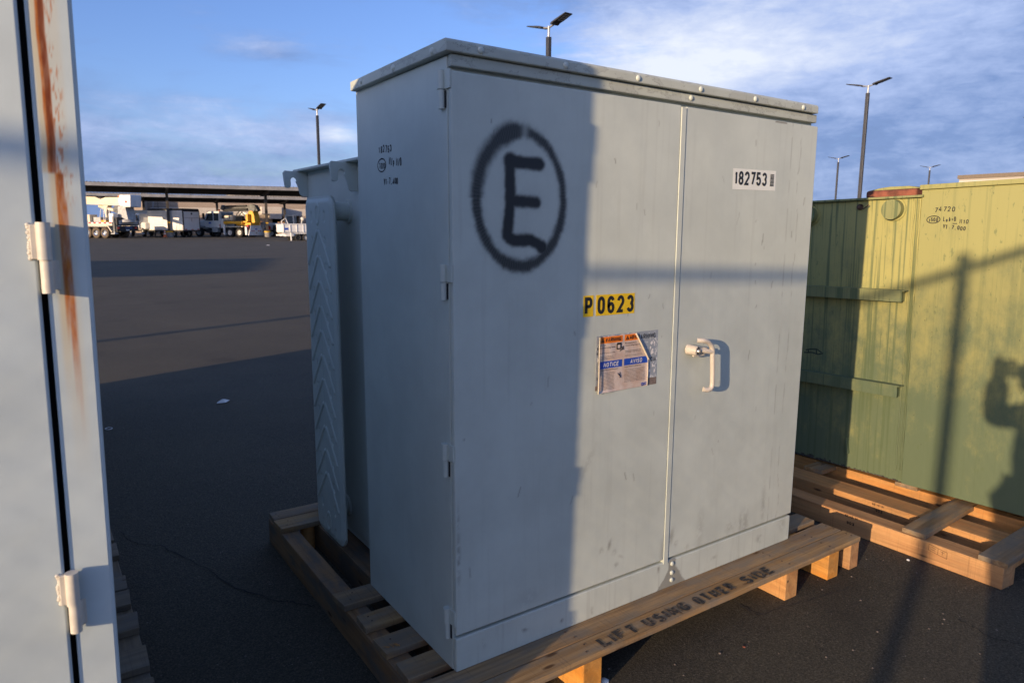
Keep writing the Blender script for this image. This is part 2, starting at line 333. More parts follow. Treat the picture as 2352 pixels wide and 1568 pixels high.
# ------------------------------------------------------------------ building helpers
class MB:
    def __init__(s): s.v = []; s.f = []; s.sm = []
    def add(s, v, f, smooth=False):
        o = len(s.v); s.v += [tuple(x) for x in v]; s.f += [tuple(i+o for i in q) for q in f]; s.sm += [smooth]*len(f); return s
    def box(s, x0, x1, y0, y1, z0, z1):
        return s.add([(x0,y0,z0),(x1,y0,z0),(x1,y1,z0),(x0,y1,z0),(x0,y0,z1),(x1,y0,z1),(x1,y1,z1),(x0,y1,z1)],
                     [(0,3,2,1),(4,5,6,7),(0,1,5,4),(1,2,6,5),(2,3,7,6),(3,0,4,7)])
    def ring(s, c, d, r, n):
        d = Vector(d).normalized(); a = d.orthogonal().normalized(); bb = d.cross(a)
        return [tuple(Vector(c) + r*(math.cos(2*math.pi*i/n)*a + math.sin(2*math.pi*i/n)*bb)) for i in range(n)]
    def cyl(s, p0, p1, r0, r1=None, n=16):
        r1 = r0 if r1 is None else r1; d = Vector(p1)-Vector(p0)
        v = s.ring(p0, d, r0, n) + s.ring(p1, d, r1, n)
        s.add(v, [(i, (i+1) % n, n+(i+1) % n, n+i) for i in range(n)], True)
        s.add(v[:n], [tuple(range(n-1, -1, -1))]); s.add(v[n:], [tuple(range(n))]); return s
    def tube(s, pts, r, n=10):
        pts = [Vector(p) for p in pts]; rs = []
        t0 = (pts[1]-pts[0]).normalized(); a = t0.orthogonal().normalized()
        for i, p in enumerate(pts):
            t = ((pts[min(i+1, len(pts)-1)]-pts[max(i-1, 0)])).normalized(); a = (a - a.dot(t)*t).normalized(); bb = t.cross(a)
            rs += [tuple(p + r*(math.cos(2*math.pi*k/n)*a + math.sin(2*math.pi*k/n)*bb)) for k in range(n)]
        m = len(pts)
        s.add(rs, [(i*n+k, i*n+(k+1) % n, (i+1)*n+(k+1) % n, (i+1)*n+k) for i in range(m-1) for k in range(n)], True)
        s.add(rs[:n], [tuple(range(n-1, -1, -1))]); s.add(rs[-n:], [tuple(range(n))]); return s
    def dome(s, c, d, r, h, n=14, m=4):
        d = Vector(d).normalized(); v = []
        for j in range(m):
            a = j/m*math.pi/2; v += s.ring(Vector(c)+d*h*math.sin(a), d, r*math.cos(a), n)
        v.append(tuple(Vector(c)+d*h))
        f = [(j*n+i, j*n+(i+1) % n, (j+1)*n+(i+1) % n, (j+1)*n+i) for j in range(m-1) for i in range(n)]
        f += [((m-1)*n+i, (m-1)*n+(i+1) % n, m*n) for i in range(n)]
        return s.add(v, f, True)
    def prism(s, poly, axis, a0, a1):          # poly = 2D outline in the two other axes (order x,y,z)
        def P(u, v, a): return {'x': (a, u, v), 'y': (u, a, v), 'z': (u, v, a)}[axis]
        n = len(poly); v = [P(u, q, a0) for u, q in poly] + [P(u, q, a1) for u, q in poly]
        return s.add(v, [tuple(range(n-1, -1, -1)), tuple(range(n, 2*n))] + [(i, (i+1) % n, n+(i+1) % n, n+i) for i in range(n)])
    def build(s, name, mat, parent=None, bevel=0.0, seg=2, loc=None, rot=None):
        me = bpy.data.meshes.new(name); me.from_pydata(s.v, [], s.f); me.update()
        me.polygons.foreach_set('use_smooth', s.sm)
        fix_normals(me)
        return link(name, me, mat, parent, bevel, seg, loc, rot)
def fix_normals(me):
    import bmesh
    bm = bmesh.new(); bm.from_mesh(me); bmesh.ops.recalc_face_normals(bm, faces=bm.faces); bm.to_mesh(me); bm.free()
def link(name, me, mat, parent=None, bevel=0.0, seg=2, loc=None, rot=None):
    o = bpy.data.objects.new(name, me); COL.objects.link(o)
    if mat is not None and not me.materials: me.materials.append(mat if not isinstance(mat, str) else M[mat])
    if parent is not None: o.parent = parent
    if loc is not None: o.location = loc
    if rot is not None: o.rotation_euler = rot
    if bevel:
        bv = o.modifiers.new('bevel', 'BEVEL'); bv.width = bevel; bv.segments = seg; bv.limit_method = 'ANGLE'; bv.angle_limit = R(40)
    return o
def thing(name, label, cat, loc=(0, 0, 0), rot=(0, 0, 0), group=None):
    o = bpy.data.objects.new(name, None); COL.objects.link(o); o.location = loc; o.rotation_euler = rot
    o['label'] = label; o['category'] = cat
    if group: o['group'] = group
    return o
def tag(o, label, cat, group=None):
    o['label'] = label; o['category'] = cat
    if group: o['group'] = group
    return o
def copy_thing(src, loc, rot, label):
    r = src.copy(); COL.objects.link(r); r.location = loc; r.rotation_euler = rot; r['label'] = label
    for ch in [o for o in COL.objects if o.parent == src]:
        c = ch.copy(); COL.objects.link(c); c.parent = r
        for g in [o for o in COL.objects if o.parent == ch]:
            d = g.copy(); COL.objects.link(d); d.parent = c
    return r

def vnoise(x, y, seed=0):
    x = np.asarray(x, float); y = np.asarray(y, float)
    rs = np.random.default_rng(seed); T = rs.random((257, 257))
    xi = np.floor(x).astype(int); yi = np.floor(y).astype(int); fx = x-xi; fy = y-yi
    fx = fx*fx*(3-2*fx); fy = fy*fy*(3-2*fy); xi %= 256; yi %= 256
    return (T[yi, xi]*(1-fx)+T[yi, xi+1]*fx)*(1-fy) + (T[yi+1, xi]*(1-fx)+T[yi+1, xi+1]*fx)*fy
def fbm(x, y, seed=0, o=4):
    s = 0; a = 0.5; t = 0
    for i in range(o): s = s + a*vnoise(x*2**i, y*2**i, seed+i); t += a; a *= 0.55
    return s/t
def sstep(v, a, b):
    t = np.clip((v-a)/(b-a), 0, 1); return t*t*(3-2*t)

def panel_mesh(name, x0, x1, z0, z1, y0, y1, fn=None, attr='mark', step=0.004, zstep=None):
    """A sheet-metal panel: fine front (at y0) that carries painted marks, plain sides and back."""
    nx = max(2, int((x1-x0)/step)+1); nz = max(2, int((z1-z0)/(zstep or step))+1)
    xs = np.linspace(x0, x1, nx); zs = np.linspace(z0, z1, nz); Xg, Zg = np.meshgrid(xs, zs)
    v = np.stack([Xg, np.full_like(Xg, y0), Zg], -1).reshape(-1, 3)
    i = np.arange(nx-1)[None, :] + np.arange(nz-1)[:, None]*nx; i = i.reshape(-1)
    f = np.stack([i, i+1, i+nx+1, i+nx], 1)
    n = len(v); bl, br, tl, tr = 0, nx-1, (nz-1)*nx, nz*nx-1
    v2 = np.array([(x0, y1, z0), (x1, y1, z0), (x0, y1, z1), (x1, y1, z1)])
    V = np.concatenate([v, v2]).tolist(); F = f.tolist()
    F.append(tuple(range(br, -1, -1)) + (n, n+1))
    F.append(tuple(range(tl, tr+1)) + (n+3, n+2))
    F.append(tuple(k*nx for k in range(nz)) + (n+2, n))
    F.append(tuple(k*nx+nx-1 for k in range(nz-1, -1, -1)) + (n+1, n+3))
    F.append((n, n+2, n+3, n+1))
    me = bpy.data.meshes.new(name); me.from_pydata(V, [], F); me.update(); fix_normals(me)
    a = me.color_attributes.new(attr, 'FLOAT_COLOR', 'POINT'); C = np.zeros((len(V), 4)); C[:, 3] = 1
    if fn is not None:
        for k, q in enumerate(fn(v[:, 0], v[:, 2])): 
            if q is not None: C[:n, k] = np.clip(q, 0, 1)
    a.data.foreach_set('color', C.reshape(-1)); return me

def seg_dist(x, z, pts):
    d = np.full(x.shape, 9.0)
    for (ax, az), (bx, bz) in zip(pts[:-1], pts[1:]):
        vx, vz = bx-ax, bz-az; t = np.clip(((x-ax)*vx+(z-az)*vz)/(vx*vx+vz*vz+1e-12), 0, 1)
        d = np.minimum(d, np.hypot(x-ax-t*vx, z-az-t*vz))
    return d

# --- stroke lettering: each glyph is a set of centre lines in a unit cell
def arc(cx, cy, rx, ry, a0, a1, n=12):
    return [(cx+rx*math.cos(R(a0+(a1-a0)*i/n)), cy+ry*math.sin(R(a0+(a1-a0)*i/n))) for i in range(n+1)]
GL = {
 '0': [arc(.5, .68, .5, .32, 0, 180)+arc(.5, .32, .5, .32, 180, 360)+[(1, .68)]],
 '1': [[(.62, 1), (.62, 0)], [(.12, .74), (.45, .84), (.66, .98)]],
 '2': [arc(.5, .70, .5, .30, 170, -25)+[(.0, .0), (1, 0)]],
 '3': [arc(.5, .74, .48, .26, 165, -80), arc(.5, .27, .5, .27, 85, -165)],
 '5': [[(.95, 1), (.1, 1), (.05, .52)]+arc(.48, .30, .5, .30, 130, -165)],
 '6': [arc(.5, .70, .5, .30, 20, 180)+[(0, .3)]+arc(.5, .29, .5, .29, 180, 540)],
 '7': [[(0, 1), (1, 1), (.38, 0)]],
 '8': [arc(.5, .75, .44, .25, -90, 270, 20), arc(.5, .26, .5, .26, 90, 450, 20)],
 '9': [arc(.5, .7, .5, .3, 0, 360, 20), [(1, .7), (1, .4)]+arc(.5, .3, .5, .3, 0, -160)],
 '4': [[(.75, 0), (.75, 1), (0, .3), (1, .3)]],
 'A': [[(0, 0), (.5, 1), (1, 0)], [(.2, .3), (.8, .3)]],
 'C': [arc(.5, .68, .5, .32, 10, 180)+arc(.5, .32, .5, .32, 180, 350)],
 'D': [[(0, 0), (0, 1), (.45, 1)]+arc(.45, .6, .55, .4, 90, 0)+arc(.45, .4, .55, .4, 0, -90)+[(0, 0)]],
 'E': [[(1, 1), (0, 1), (0, 0), (1, 0)], [(0, .52), (.8, .52)]],
 'F': [[(1, 1), (0, 1), (0, 0)], [(0, .52), (.8, .52)]],
 'G': [arc(.5, .68, .5, .32, 15, 180)+arc(.5, .32, .5, .32, 180, 360)+[(1, .45), (.6, .45)]],
 'H': [[(0, 0), (0, 1)], [(1, 0), (1, 1)], [(0, .5), (1, .5)]],
 'I': [[(.5, 0), (.5, 1)]], 'L': [[(0, 1), (0, 0), (1, 0)]],
 'N': [[(0, 0), (0, 1), (1, 0), (1, 1)]], 'O': [arc(.5, .68, .5, .32, 0, 180)+arc(.5, .32, .5, .32, 180, 360)+[(1, .68)]],
 'P': [[(0, 0), (0, 1), (.6, 1)]+arc(.6, .74, .4, .26, 90, -90)+[(0, .48)]],
 'R': [[(0, 0), (0, 1), (.6, 1)]+arc(.6, .75, .4, .25, 90, -90)+[(0, .5)], [(.55, .5), (1, 0)]],
 'S': [arc(.5, .75, .48, .25, 20, 250)+arc(.5, .26, .5, .26, 70, -160)],
 'T': [[(0, 1), (1, 1)], [(.5, 1), (.5, 0)]], 'U': [[(0, 1), (0, .3)]+arc(.5, .3, .5, .3, 180, 360)+[(1, 1)]],
 'V': [[(0, 1), (.5, 0), (1, 1)]], 'W': [[(0, 1), (.25, 0), (.5, .8), (.75, 0), (1, 1)]],
 'a': [arc(.4, .25, .4, .25, 0, 360, 12), [(.8, .5), (.8, 0)]], 'b': [[(.1, .9), (.1, 0)], arc(.45, .25, .35, .25, 0, 360, 12)],
 'p': [[(.15, .5), (.15, -.35)], arc(.5, .28, .35, .24, 0, 360, 12)],
 '=': [[(0, .25), (.8, .25)], [(0, .45), (.8, .45)]], ':': [[(.4, .18), (.45, .1)], [(.4, .5), (.45, .42)]], ',': [[(.5, .06), (.3, -.16)]], '/': [[(.2, -.1), (.7, 1)]],
 '-': [[(.15, .5), (.85, .5)]], '!': [[(.5, 1), (.5, .35)], [(.5, .12), (.5, 0)]], '_': [[(0, -.12), (1, -.12)]],
}
def ribbon(mb, pts, wd, place, off):
    pts = [p for i, p in enumerate(pts) if i == 0 or math.hypot(p[0]-pts[i-1][0], p[1]-pts[i-1][1]) > 1e-5]
    L_, R_ = [], []
    for i, p in enumerate(pts):
        a = pts[max(i-1, 0)]; c = pts[min(i+1, len(pts)-1)]
        if 0 < i < len(pts)-1:
            d1 = Vector((p[0]-a[0], p[1]-a[1])).normalized(); d2 = Vector((c[0]-p[0], c[1]-p[1])).normalized()
            t = d1+d2; t = t.normalized() if t.length > 0.2 else d2; k = 1/max(0.5, t.dot(d1))
        else: t = Vector((c[0]-a[0], c[1]-a[1])).normalized(); k = 1
        n = Vector((-t.y, t.x))*wd/2*k
        L_.append((p[0]+n.x, p[1]+n.y)); R_.append((p[0]-n.x, p[1]-n.y))
    v = [place(x, y, off) for x, y in L_+R_]; m = len(pts)
    mb.add(v, [(i, i+1, m+i+1, m+i) for i in range(m-1)])
def lettering(name, text, mat, parent, origin, ux, uy, un, h, cw, gap, stroke, shear=0.0, jit=0.0, lift=0.0006, stencil=False, slope=0.0, obj=True, mb=None):
    """Flat print: origin = lower-left, ux/uy in the surface, un out of it."""
    origin, ux, uy, un = Vector(origin), Vector(ux), Vector(uy), Vector(un)
    mb = mb or MB(); x = 0.0; k = 0; rr = random.Random(hash(text) % 999 if False else sum(map(ord, text)))
    for ch in text:
        if ch == ' ': x += cw*0.75+gap; continue
        wch = cw*(0.3 if ch in 'I1:,!' and not jit else 1.0); wch = cw*0.55 if ch == '1' and not jit else wch
        dy = rr.uniform(-jit, jit)*h; sh = shear+rr.uniform(-jit, jit)*0.8; sc_ = 1+rr.uniform(-jit, jit)
        for line in GL[ch]:
            ins = stroke/2
            P = [(x+ins+(wch-stroke)*(0.5 if (ch in 'I!' and not jit) else q[0]), ins+(h-stroke)*q[1]*sc_+dy) for q in line]
            P = [(a+sh*b_+rr.uniform(-jit, jit)*h*0.05, b_+slope*a+rr.uniform(-jit, jit)*h*0.05) for a, b_ in P]
            k += 1
            ribbon(mb, P, stroke, lambda a, b_, o: tuple(origin+ux*a+uy*b_+un*o), lift+k*0.00004)
        x += wch+gap
    if not obj: return mb
    return mb.build(name, mat, parent)
def fontline(name, text, mat, parent, origin, ux, uy, un, h, width=None, lift=0.001, bold=0.0, shear=0.0):
    cu = bpy.data.curves.new('line', 'FONT'); cu.body = text; cu.offset = bold; cu.shear = shear; cu.resolution_u = 2
    o = bpy.data.objects.new('line', cu); COL.objects.link(o)
    dg = bpy.context.evaluated_depsgraph_get(); me = bpy.data.meshes.new_from_object(o.evaluated_get(dg))
    bpy.data.objects.remove(o); bpy.data.curves.remove(cu)
    co_ = np.zeros(len(me.vertices)*3); me.vertices.foreach_get('co', co_); co_ = co_.reshape(-1, 3)
    co_[:, :2] -= co_[:, :2].min(0); s = h/0.73; sx = width/co_[:, 0].max() if width else s
    A = np.outer(co_[:, 0]*sx, np.array(ux)) + np.outer(co_[:, 1]*s, np.array(uy)) + np.array(origin) + np.array(un)*lift
    me.vertices.foreach_set('co', A.reshape(-1)); me.update(); me.name = name
    me.materials.clear()
    return link(name, me, mat, parent)

def plank(name, mat, parent, c, L, W, T, rz=0.0, bevel=0.002, warp=0.0015, seed=0, rx=0.0):
    """A sawn board, long axis local X, top face at c.z + T/2, slightly uneven."""
    key = (round(L, 4), round(W, 4), round(T, 4), seed)
    if key in plank.cache: me = plank.cache[key]
    else:
        r = random.Random(seed*7919+int(L*1000)); n = max(2, int(L/0.12)); V = []; F = []
        for i in range(n+1):
            x = -L/2+L*i/n; dy = r.uniform(-1, 1)*warp; dz = r.uniform(-1, 1)*warp*0.5; e = (r.uniform(-1, 1)*0.004 if i in (0, n) else 0)
            V += [(x+e, -W/2+dy, -T/2), (x-e, W/2+dy*0.6, -T/2), (x-e, W/2+dy*0.6, T/2+dz), (x+e, -W/2+dy, T/2+dz)]
        for i in range(n):
            a = i*4; F += [(a, a+1, a+5, a+4), (a+1, a+2, a+6, a+5), (a+2, a+3, a+7, a+6), (a+3, a, a+4, a+7)]
        F += [(3, 2, 1, 0), (n*4, n*4+1, n*4+2, n*4+3)]
        me = bpy.data.meshes.new(name); me.from_pydata(V, [], F); me.update(); fix_normals(me); plank.cache[key] = me
    me2 = me if (not me.materials or me.materials[0] == M[mat]) else me.copy()
    if me2 is not me: me2.materials.clear()
    return link(name, me2, mat, parent, bevel, 2, c, (rx, 0, rz))
plank.cache = {}
UX, UY, UZ = (1, 0, 0), (0, 1, 0), (0, 0, 1); MY = (0, -1, 0); MX = (-1, 0, 0)

# ------------------------------------------------------------------ ground
def gz(y): return G + 0.0043*min(max(0.0, y-5), 110)
ys = [-3000, -400, -60, -15, 5, 12, 25, 45, 70, 115, 140, 400, 3000]; xs = [-3000, -400, -80, -20, -5, 5, 20, 60, 140, 500, 3000]
mb = MB(); V = [(x, y, gz(y)) for y in ys for x in xs]; nx = len(xs)
mb.add(V, [(j*nx+i, j*nx+i+1, (j+1)*nx+i+1, (j+1)*nx+i) for j in range(len(ys)-1) for i in range(nx-1)])
ground = mb.build('ground', 'asphalt'); ground['kind'] = 'structure'
def crack(pts, wd, mat='crack', z=0.003):
    mb = MB(); P = []
    for a, c in zip(pts[:-1], pts[1:]):
        for i in range(6):
            t = i/6; P.append((a[0]+(c[0]-a[0])*t+random.uniform(-1, 1)*0.006, a[1]+(c[1]-a[1])*t+random.uniform(-1, 1)*0.006))
    P.append(pts[-1])
    for i in range(len(P)-1):
        ribbon(mb, [P[i], P[i+1]], wd*random.uniform(0.5, 1.3), lambda x, y, o: (x, y, gz(y)+z), 0)
    mb.build('crack', mat, ground)
crack([(-.688, 2.017), (-.663, 1.885), (-.637, 1.817), (-.606, 1.796), (-.551, 1.737), (-.515, 1.628), (-.43, 1.40), (-.36, 1.15), (-.262, .965), (-.233, .938), (-.204, .912), (-.169, .874), (-.149, .832)], 0.0042)
crack([(1.819, -.60), (1.81, -.655), (1.798, -.694), (1.788, -.732), (1.812, -.765), (1.84, -.83), (1.80, -.95)], 0.003)
crack([(1.22, -.078), (1.222, -.165)], 0.006, 'tarmac_patch'); crack([(1.222, -.165), (1.38, -.19), (1.555, -.217), (1.70, -.238)], 0.0032, 'tarmac_patch')
# grit scattered over the asphalt nearby: nobody could count it
mb = MB()
for i in range(1500):
    x = random.uniform(-1.2, 3.2); y = random.uniform(-1.6, 5.5); s = random.uniform(0.0012, 0.0042)
    mb.add([(x-s, y-s*.7, gz(y)), (x+s, y-s, gz(y)), (x+s*.8, y+s, gz(y)), (x-s*.6, y+s, gz(y)), (x, y, gz(y)+s*1.1)], [(0, 1, 4), (1, 2, 4), (2, 3, 4), (3, 0, 4)])
gr = mb.build('gravel', 'stone'); gr['kind'] = 'stuff'
def pebble(name, x, y, r, mat, label, cat, group=None, flat=0.6):
    mb = MB(); q = random.Random(int(x*1000)); mb.dome((0, 0, 0), UZ, r, r*flat, 7, 3)
    mb.v = [(a*(1+q.uniform(-.25, .25)), b_*(1+q.uniform(-.25, .25)), c) for a, b_, c in mb.v]
    return tag(mb.build(name, mat, None, loc=(x, y, gz(y)+0.001)), label, cat, group)
pebble('stone', .906, -.24, .0055, 'stone', 'small grey stone on sunlit asphalt in front of the long stencilled board', 'stone')
pebble('stone', 1.006, -.263, .0062, 'rust_red', 'small reddish stone on sunlit asphalt beyond the grey one', 'stone')
pebble('plastic_scrap', .474, -.13, .016, 'foam_white', 'crumpled translucent scrap beside the pallet stringer end at the bottom edge', 'litter')
pebble('plastic_scrap', 2.154, -.251, .008, 'foam_white', 'tiny white scrap on asphalt beside the orange pallet beam', 'litter')
mb = MB(); mb.add([(-.05, -.02, .004), (.02, -.035, .006), (.06, .005, .012), (.03, .03, .02), (-.03, .02, .008), (0, 0, .03)], [(0, 1, 5), (1, 2, 5), (2, 3, 5), (3, 4, 5), (4, 0, 5)])
tag(mb.build('paper_scrap', 'foam_white', loc=(.29, 4.38, G+.002)), 'crumpled white paper scrap lying alone on the shaded asphalt', 'litter')
mb = MB(); mb.tube([(.022*math.cos(a), .030*math.sin(a), .003) for a in [i*math.pi/8 for i in range(17)]], .003, 6)
tag(mb.build('plastic_ring', 'foam_white', loc=(-.565, 4.025, G+.001)), 'small pale plastic ring on the asphalt near the rusty cabinet', 'litter')
mb = MB(); mb.add([(-.12, -.02, .0), (.12, -.03, .0), (.13, .02, .02), (0, .03, .03), (-.1, .02, .01)], [(0, 1, 2, 3, 4)])
tag(mb.build('paper_scrap', 'foam_white', loc=(12.5, 47, gz(47)+.005)), 'pale paper scrap far out on the sunlit asphalt before the parked trucks', 'litter')

# ------------------------------------------------------------------ the grey transformer
W, D = 1.632, 0.634
tr = thing('transformer', 'grey pad-mounted transformer with a circled black E sprayed on its left door', 'transformer')
body = MB(); body.box(0, 1.622, .0195, D, 0, 1.748); body.build('cabinet_shell', 'grey_plain', tr, .003)
def marks_left(x, z):
    n = fbm(x*90, z*90, 3, 4); n2 = fbm(x*120, z*120, 9, 2); n3 = fbm(x*28, z*28, 5, 3)
    E_ = np.minimum.reduce([seg_dist(x, z, [(.187, 1.493), (.190, 1.385), (.179, 1.287)]), seg_dist(x, z, [(.187, 1.489), (.289, 1.487)]),
                            seg_dist(x, z, [(.189, 1.383), (.279, 1.380)]), seg_dist(x, z, [(.179, 1.292), (.186, 1.281), (.201, 1.273), (.232, 1.272), (.262, 1.272), (.284, 1.263), (.301, 1.250)])])
    blot = np.minimum(np.hypot(x-.19, z-1.491)-.0065, np.hypot(x-.300, z-1.251)-.003)
    e = np.minimum(E_, blot)
    p = 1-sstep(e+(n3-.5)*.006+(n-.5)*.004, .0115, .0265)
    ex, ez = (x-.228)/.150, (z-1.386)/.188; r = np.hypot(ex, ez); th = np.degrees(np.arctan2(ez, ex))
    dr = np.abs(r-1)*.166
    hw = .0092+.0080*np.exp(-((th-108)/14)**2)+.003*np.exp(-((th-200)/40)**2)-.004*np.exp(-((th-40)/50)**2)
    soft = .0150+.012*np.exp(-((th-150)/40)**2)
    q = 1-sstep(dr-hw+(n-.5)*.007+(n3-.5)*.008, -.003, soft+.003)
    q *= 1-.45*np.exp(-((th-86)/4.5)**2)
    q *= .93+.07*np.sin(th*1.05)**2
    over = .16*np.exp(-(np.maximum(0, np.minimum(e-.01, dr-hw))/.016)**2)*(n2 > .42)
    k = np.maximum(np.maximum(p*.985, q*.97), over)
    # scuffs and dirt
    d = np.zeros_like(x)
    for cx, cz, rx, rz, t, am in ((.60, .245, .008, .020, .4, .55), (.565, .235, .010, .012, .2, .35), (.625, .215, .01, .01, 0, .3), (.655, .19, .014, .005, .5, .25), (.635, .165, .010, .008, 0, .4),
                                  (.50, .56, .012, .05, .5, .22), (.47, .54, .006, .03, .3, .16), (.012, .36, .006, .09, 0, .55), (.012, .47, .004, .05, 0, .4), (.86, .15, .01, .05, 0, .35), (.52, .70, .02, .03, .4, .10), (.59, .1, .01, .02, .3, .5), (.27, .16, .05, .03, 0, .14)):
        c0, s0 = math.cos(t), math.sin(t); a = ((x-cx)*c0-(z-cz)*s0)/rx; b_ = ((x-cx)*s0+(z-cz)*c0)/rz
        d = np.maximum(d, am*np.exp(-(a*a+b_*b_))*sstep(n+n3*.3, .45, .72))
    st = sstep(fbm(x*70, z*2.2, 21, 4), .62, .82)*.07
    q = random.Random(21)
    for i in range(26):
        cx, cz = q.uniform(.03, .85), q.uniform(.15, 1.66); a = q.uniform(1.2, 1.9); L = q.uniform(.004, .03)
        d = np.maximum(d, q.uniform(.25, .6)*(1-sstep(seg_dist(x, z, [(cx, cz), (cx+L*math.cos(a), cz+L*math.sin(a))]), .0008, .0034)))
    return k, np.maximum(d, st), None
def marks_right(x, z):
    n = fbm(x*90, z*90, 43, 4); n3 = fbm(x*30, z*30, 45, 3); d = np.zeros_like(x)
    for cx, cz, rx, rz, t, am in ((1.06, .18, .02, .09, 0, .22), (1.33, .15, .02, .05, 0, .35), (1.30, .16, .01, .04, 0, .32), (1.24, .155, .03, .02, 0, .3), (1.44, .20, .012, .09, 0, .3), (.905, .20, .012, .03, .2, .5), (.93, .165, .008, .012, .5, .4), (.99, .135, .01, .01, 0, .4)):
        c0, s0 = math.cos(t), math.sin(t); a = ((x-cx)*c0-(z-cz)*s0)/rx; b_ = ((x-cx)*s0+(z-cz)*c0)/rz
        d = np.maximum(d, am*np.exp(-(a*a+b_*b_))*sstep(n+n3*.3, .42, .7))
    wob = (fbm(z*9, z*0+3, 77, 3)-.5)*.035
    for x0 in (1.476, 1.535):
        d = np.maximum(d, .34*np.exp(-((x-x0-wob*(1.0 if x0 > 1.5 else .2))/.0022)**2)*sstep(fbm(z*25, x*0, 50, 2), .25, .55))
    d = np.maximum(d, .85*(np.abs(z-1.703) < .004)*((x > 1.37) & (x < 1.44)))
    st = sstep(fbm(x*70, z*2.2, 31, 4), .62, .82)*.06
    q = random.Random(33)
    for i in range(24):
        cx, cz = q.uniform(.92, 1.6), q.uniform(.15, 1.66); a = q.uniform(1.1, 2.0); L = q.uniform(.004, .035)
        d = np.maximum(d, q.uniform(.2, .5)*(1-sstep(seg_dist(x, z, [(cx, cz), (cx+L*math.cos(a), cz+L*math.sin(a))]), .001, .0040)))
    return None, np.maximum(d, st), None
def marks_base(x, z):
    n = fbm(x*60, z*60, 61, 4)
    wst = np.where(z > .075, .020+0*z, .020+(.075-z)*.75); wst = wst+(n-.5)*.02
    s = (1-sstep(np.abs(x-.915), wst-.004, wst+.001))*.60
    d = np.zeros_like(x)
    for cx, cz, rx, rz, am in ((.845, .092, .006, .02, .6), (1.43, .055, .018, .016, .5), (.53, .03, .006, .014, .5), (.40, .036, .006, .006, .8), (1.15, .05, .02, .01, .3), (.10, .07, .008, .02, .35), (.25, .055, .012, .008, .6), (1.58, .08, .02, .03, .25)):
        d = np.maximum(d, am*np.exp(-((x-cx)/rx)**2-((z-cz)/rz)**2)*sstep(n, .42, .62))
    return None, np.maximum(s, np.maximum(d, sstep(fbm(x*60, z*3, 66, 4), .6, .8)*.15)), None
ld = link('door', panel_mesh('door', .002, .867, .1175, 1.709, 0, .0175, marks_left), 'grey', tr, .003)
ld['label'] = 'left door with a circled letter E in black spray paint'
rd = link('door', panel_mesh('door', .8935, W+.004, .1175, 1.7075, 0, .0175, marks_right, step=.005), 'grey', tr, .003)
rd['label'] = 'right door with pull handle and white number sticker'
link('base_panel', panel_mesh('base_panel', .001, W, .0005, .1075, 0, .0175, marks_base), 'grey', tr, .004)
mb = MB(); mb.box(.868, .8895, -.0026, .0165, .1005, 1.7035); mb.build('door_strip', 'grey_plain', ld, .0006)
mb = MB(); mb.box(.002, 1.621, -.002, .0185, 1.7195, 1.7495); mb.build('header_strip', 'lid', tr, .003)
mb = MB(); mb.prism([(-.016, 1.7515), (-.016, 1.7765), (-.010, 1.7835), (.628, 1.776), (.628, 1.7465)], 'x', -.021, 1.607); mb.build('lid', 'lid', tr, .003)
for i in range(6):
    mb = MB(); mb.dome((.083+.2852*i, -.0158, 1.7655-.0002*i), MY, .0098, .0055); mb.build('rivet', 'grey_plain', tr)
for yy in (.06, .297, .534):
    mb = MB(); mb.dome((-.0208, yy, 1.763), MX, .0098, .0055); mb.build('rivet', 'grey_plain', tr)
mb = MB(); mb.dome((.909, -.0018, 1.7365), MY, .0095, .0055); mb.build('rivet', 'grey_plain', tr)
for z in (.0905, .0555, .0265):
    mb = MB(); mb.dome((.915, .0002, z), MY, .0092, .0065); mb.build('rivet', 'grey_plain', tr)
for z0, z1 in ((1.6155, 1.713), (1.11, 1.207), (.601, .6995), (.0988, .195)):
    zm = (z0+z1)/2
    mb = MB(); mb.cyl((-.007, .038, zm+.001), (-.007, .038, z1), .0115, n=18); mb.box(-.0035, .0010, -.0005, .036, zm+.001, z1)
    h = mb.build('hinge', 'grey_plain', tr, .001)
    mb = MB(); mb.cyl((-.006, .038, z0), (-.006, .038, zm-.0005), .0098, n=18); mb.box(-.0045, -.0005, .038, .052, z0+.004, zm-.003); mb.build('barrel', 'grey_plain', h, .0008)
    mb = MB(); mb.box(-.0022, -.0008, .021, .030, z0+.002, zm-.003); mb.build('slot', 'dark', h)
# the whole top runs slightly out of level
for o in [q for q in COL.objects if q.parent == tr and q.type == 'MESH'] + [q for q in COL.objects if q.parent == ld and q.name.startswith('door_strip')]:
    n = len(o.data.vertices); c3 = np.zeros(n*3); o.data.vertices.foreach_get('co', c3); c3 = c3.reshape(-1, 3)
    c3[:, 2] *= 1-.0034*c3[:, 0]; o.data.vertices.foreach_set('co', c3.reshape(-1)); o.data.update()
# pull handle with padlock tube
hd = MB(); P = [(.961, -.030, .921), (.972, -.041, .921), (.985, -.043, .919), (1.004, -.043, .913), (1.020, -.043, .900), (1.0285, -.043, .882), (1.030, -.043, .86), (1.0345, -.043, .80), (1.0365, -.043, .760), (1.034, -.043, .748), (1.026, -.042, .740), (1.012, -.040, .739), (1.000, -.034, .742)]
hd.tube(P, .0088, 12); hdl = hd.build('handle', 'tan_paint', ld)
hdl['label'] = 'cream hook-shaped pull handle'
hdl.parent = rd
mb = MB(); mb.cyl((.947, .0, .887), (.957, -.038, .885), .0185, .0165, 22); mb.cyl((.957, -.0385, .885), (.9572, -.0392, .885), .0135, .0135, 18); mb.build('lock_tube', 'tan_paint', hdl)
mb = MB(); mb.cyl((.9572, -.0388, .885), (.9574, -.0398, .885), .0130, .0130, 18); mb.build('tube_mouth', 'dark', hdl)
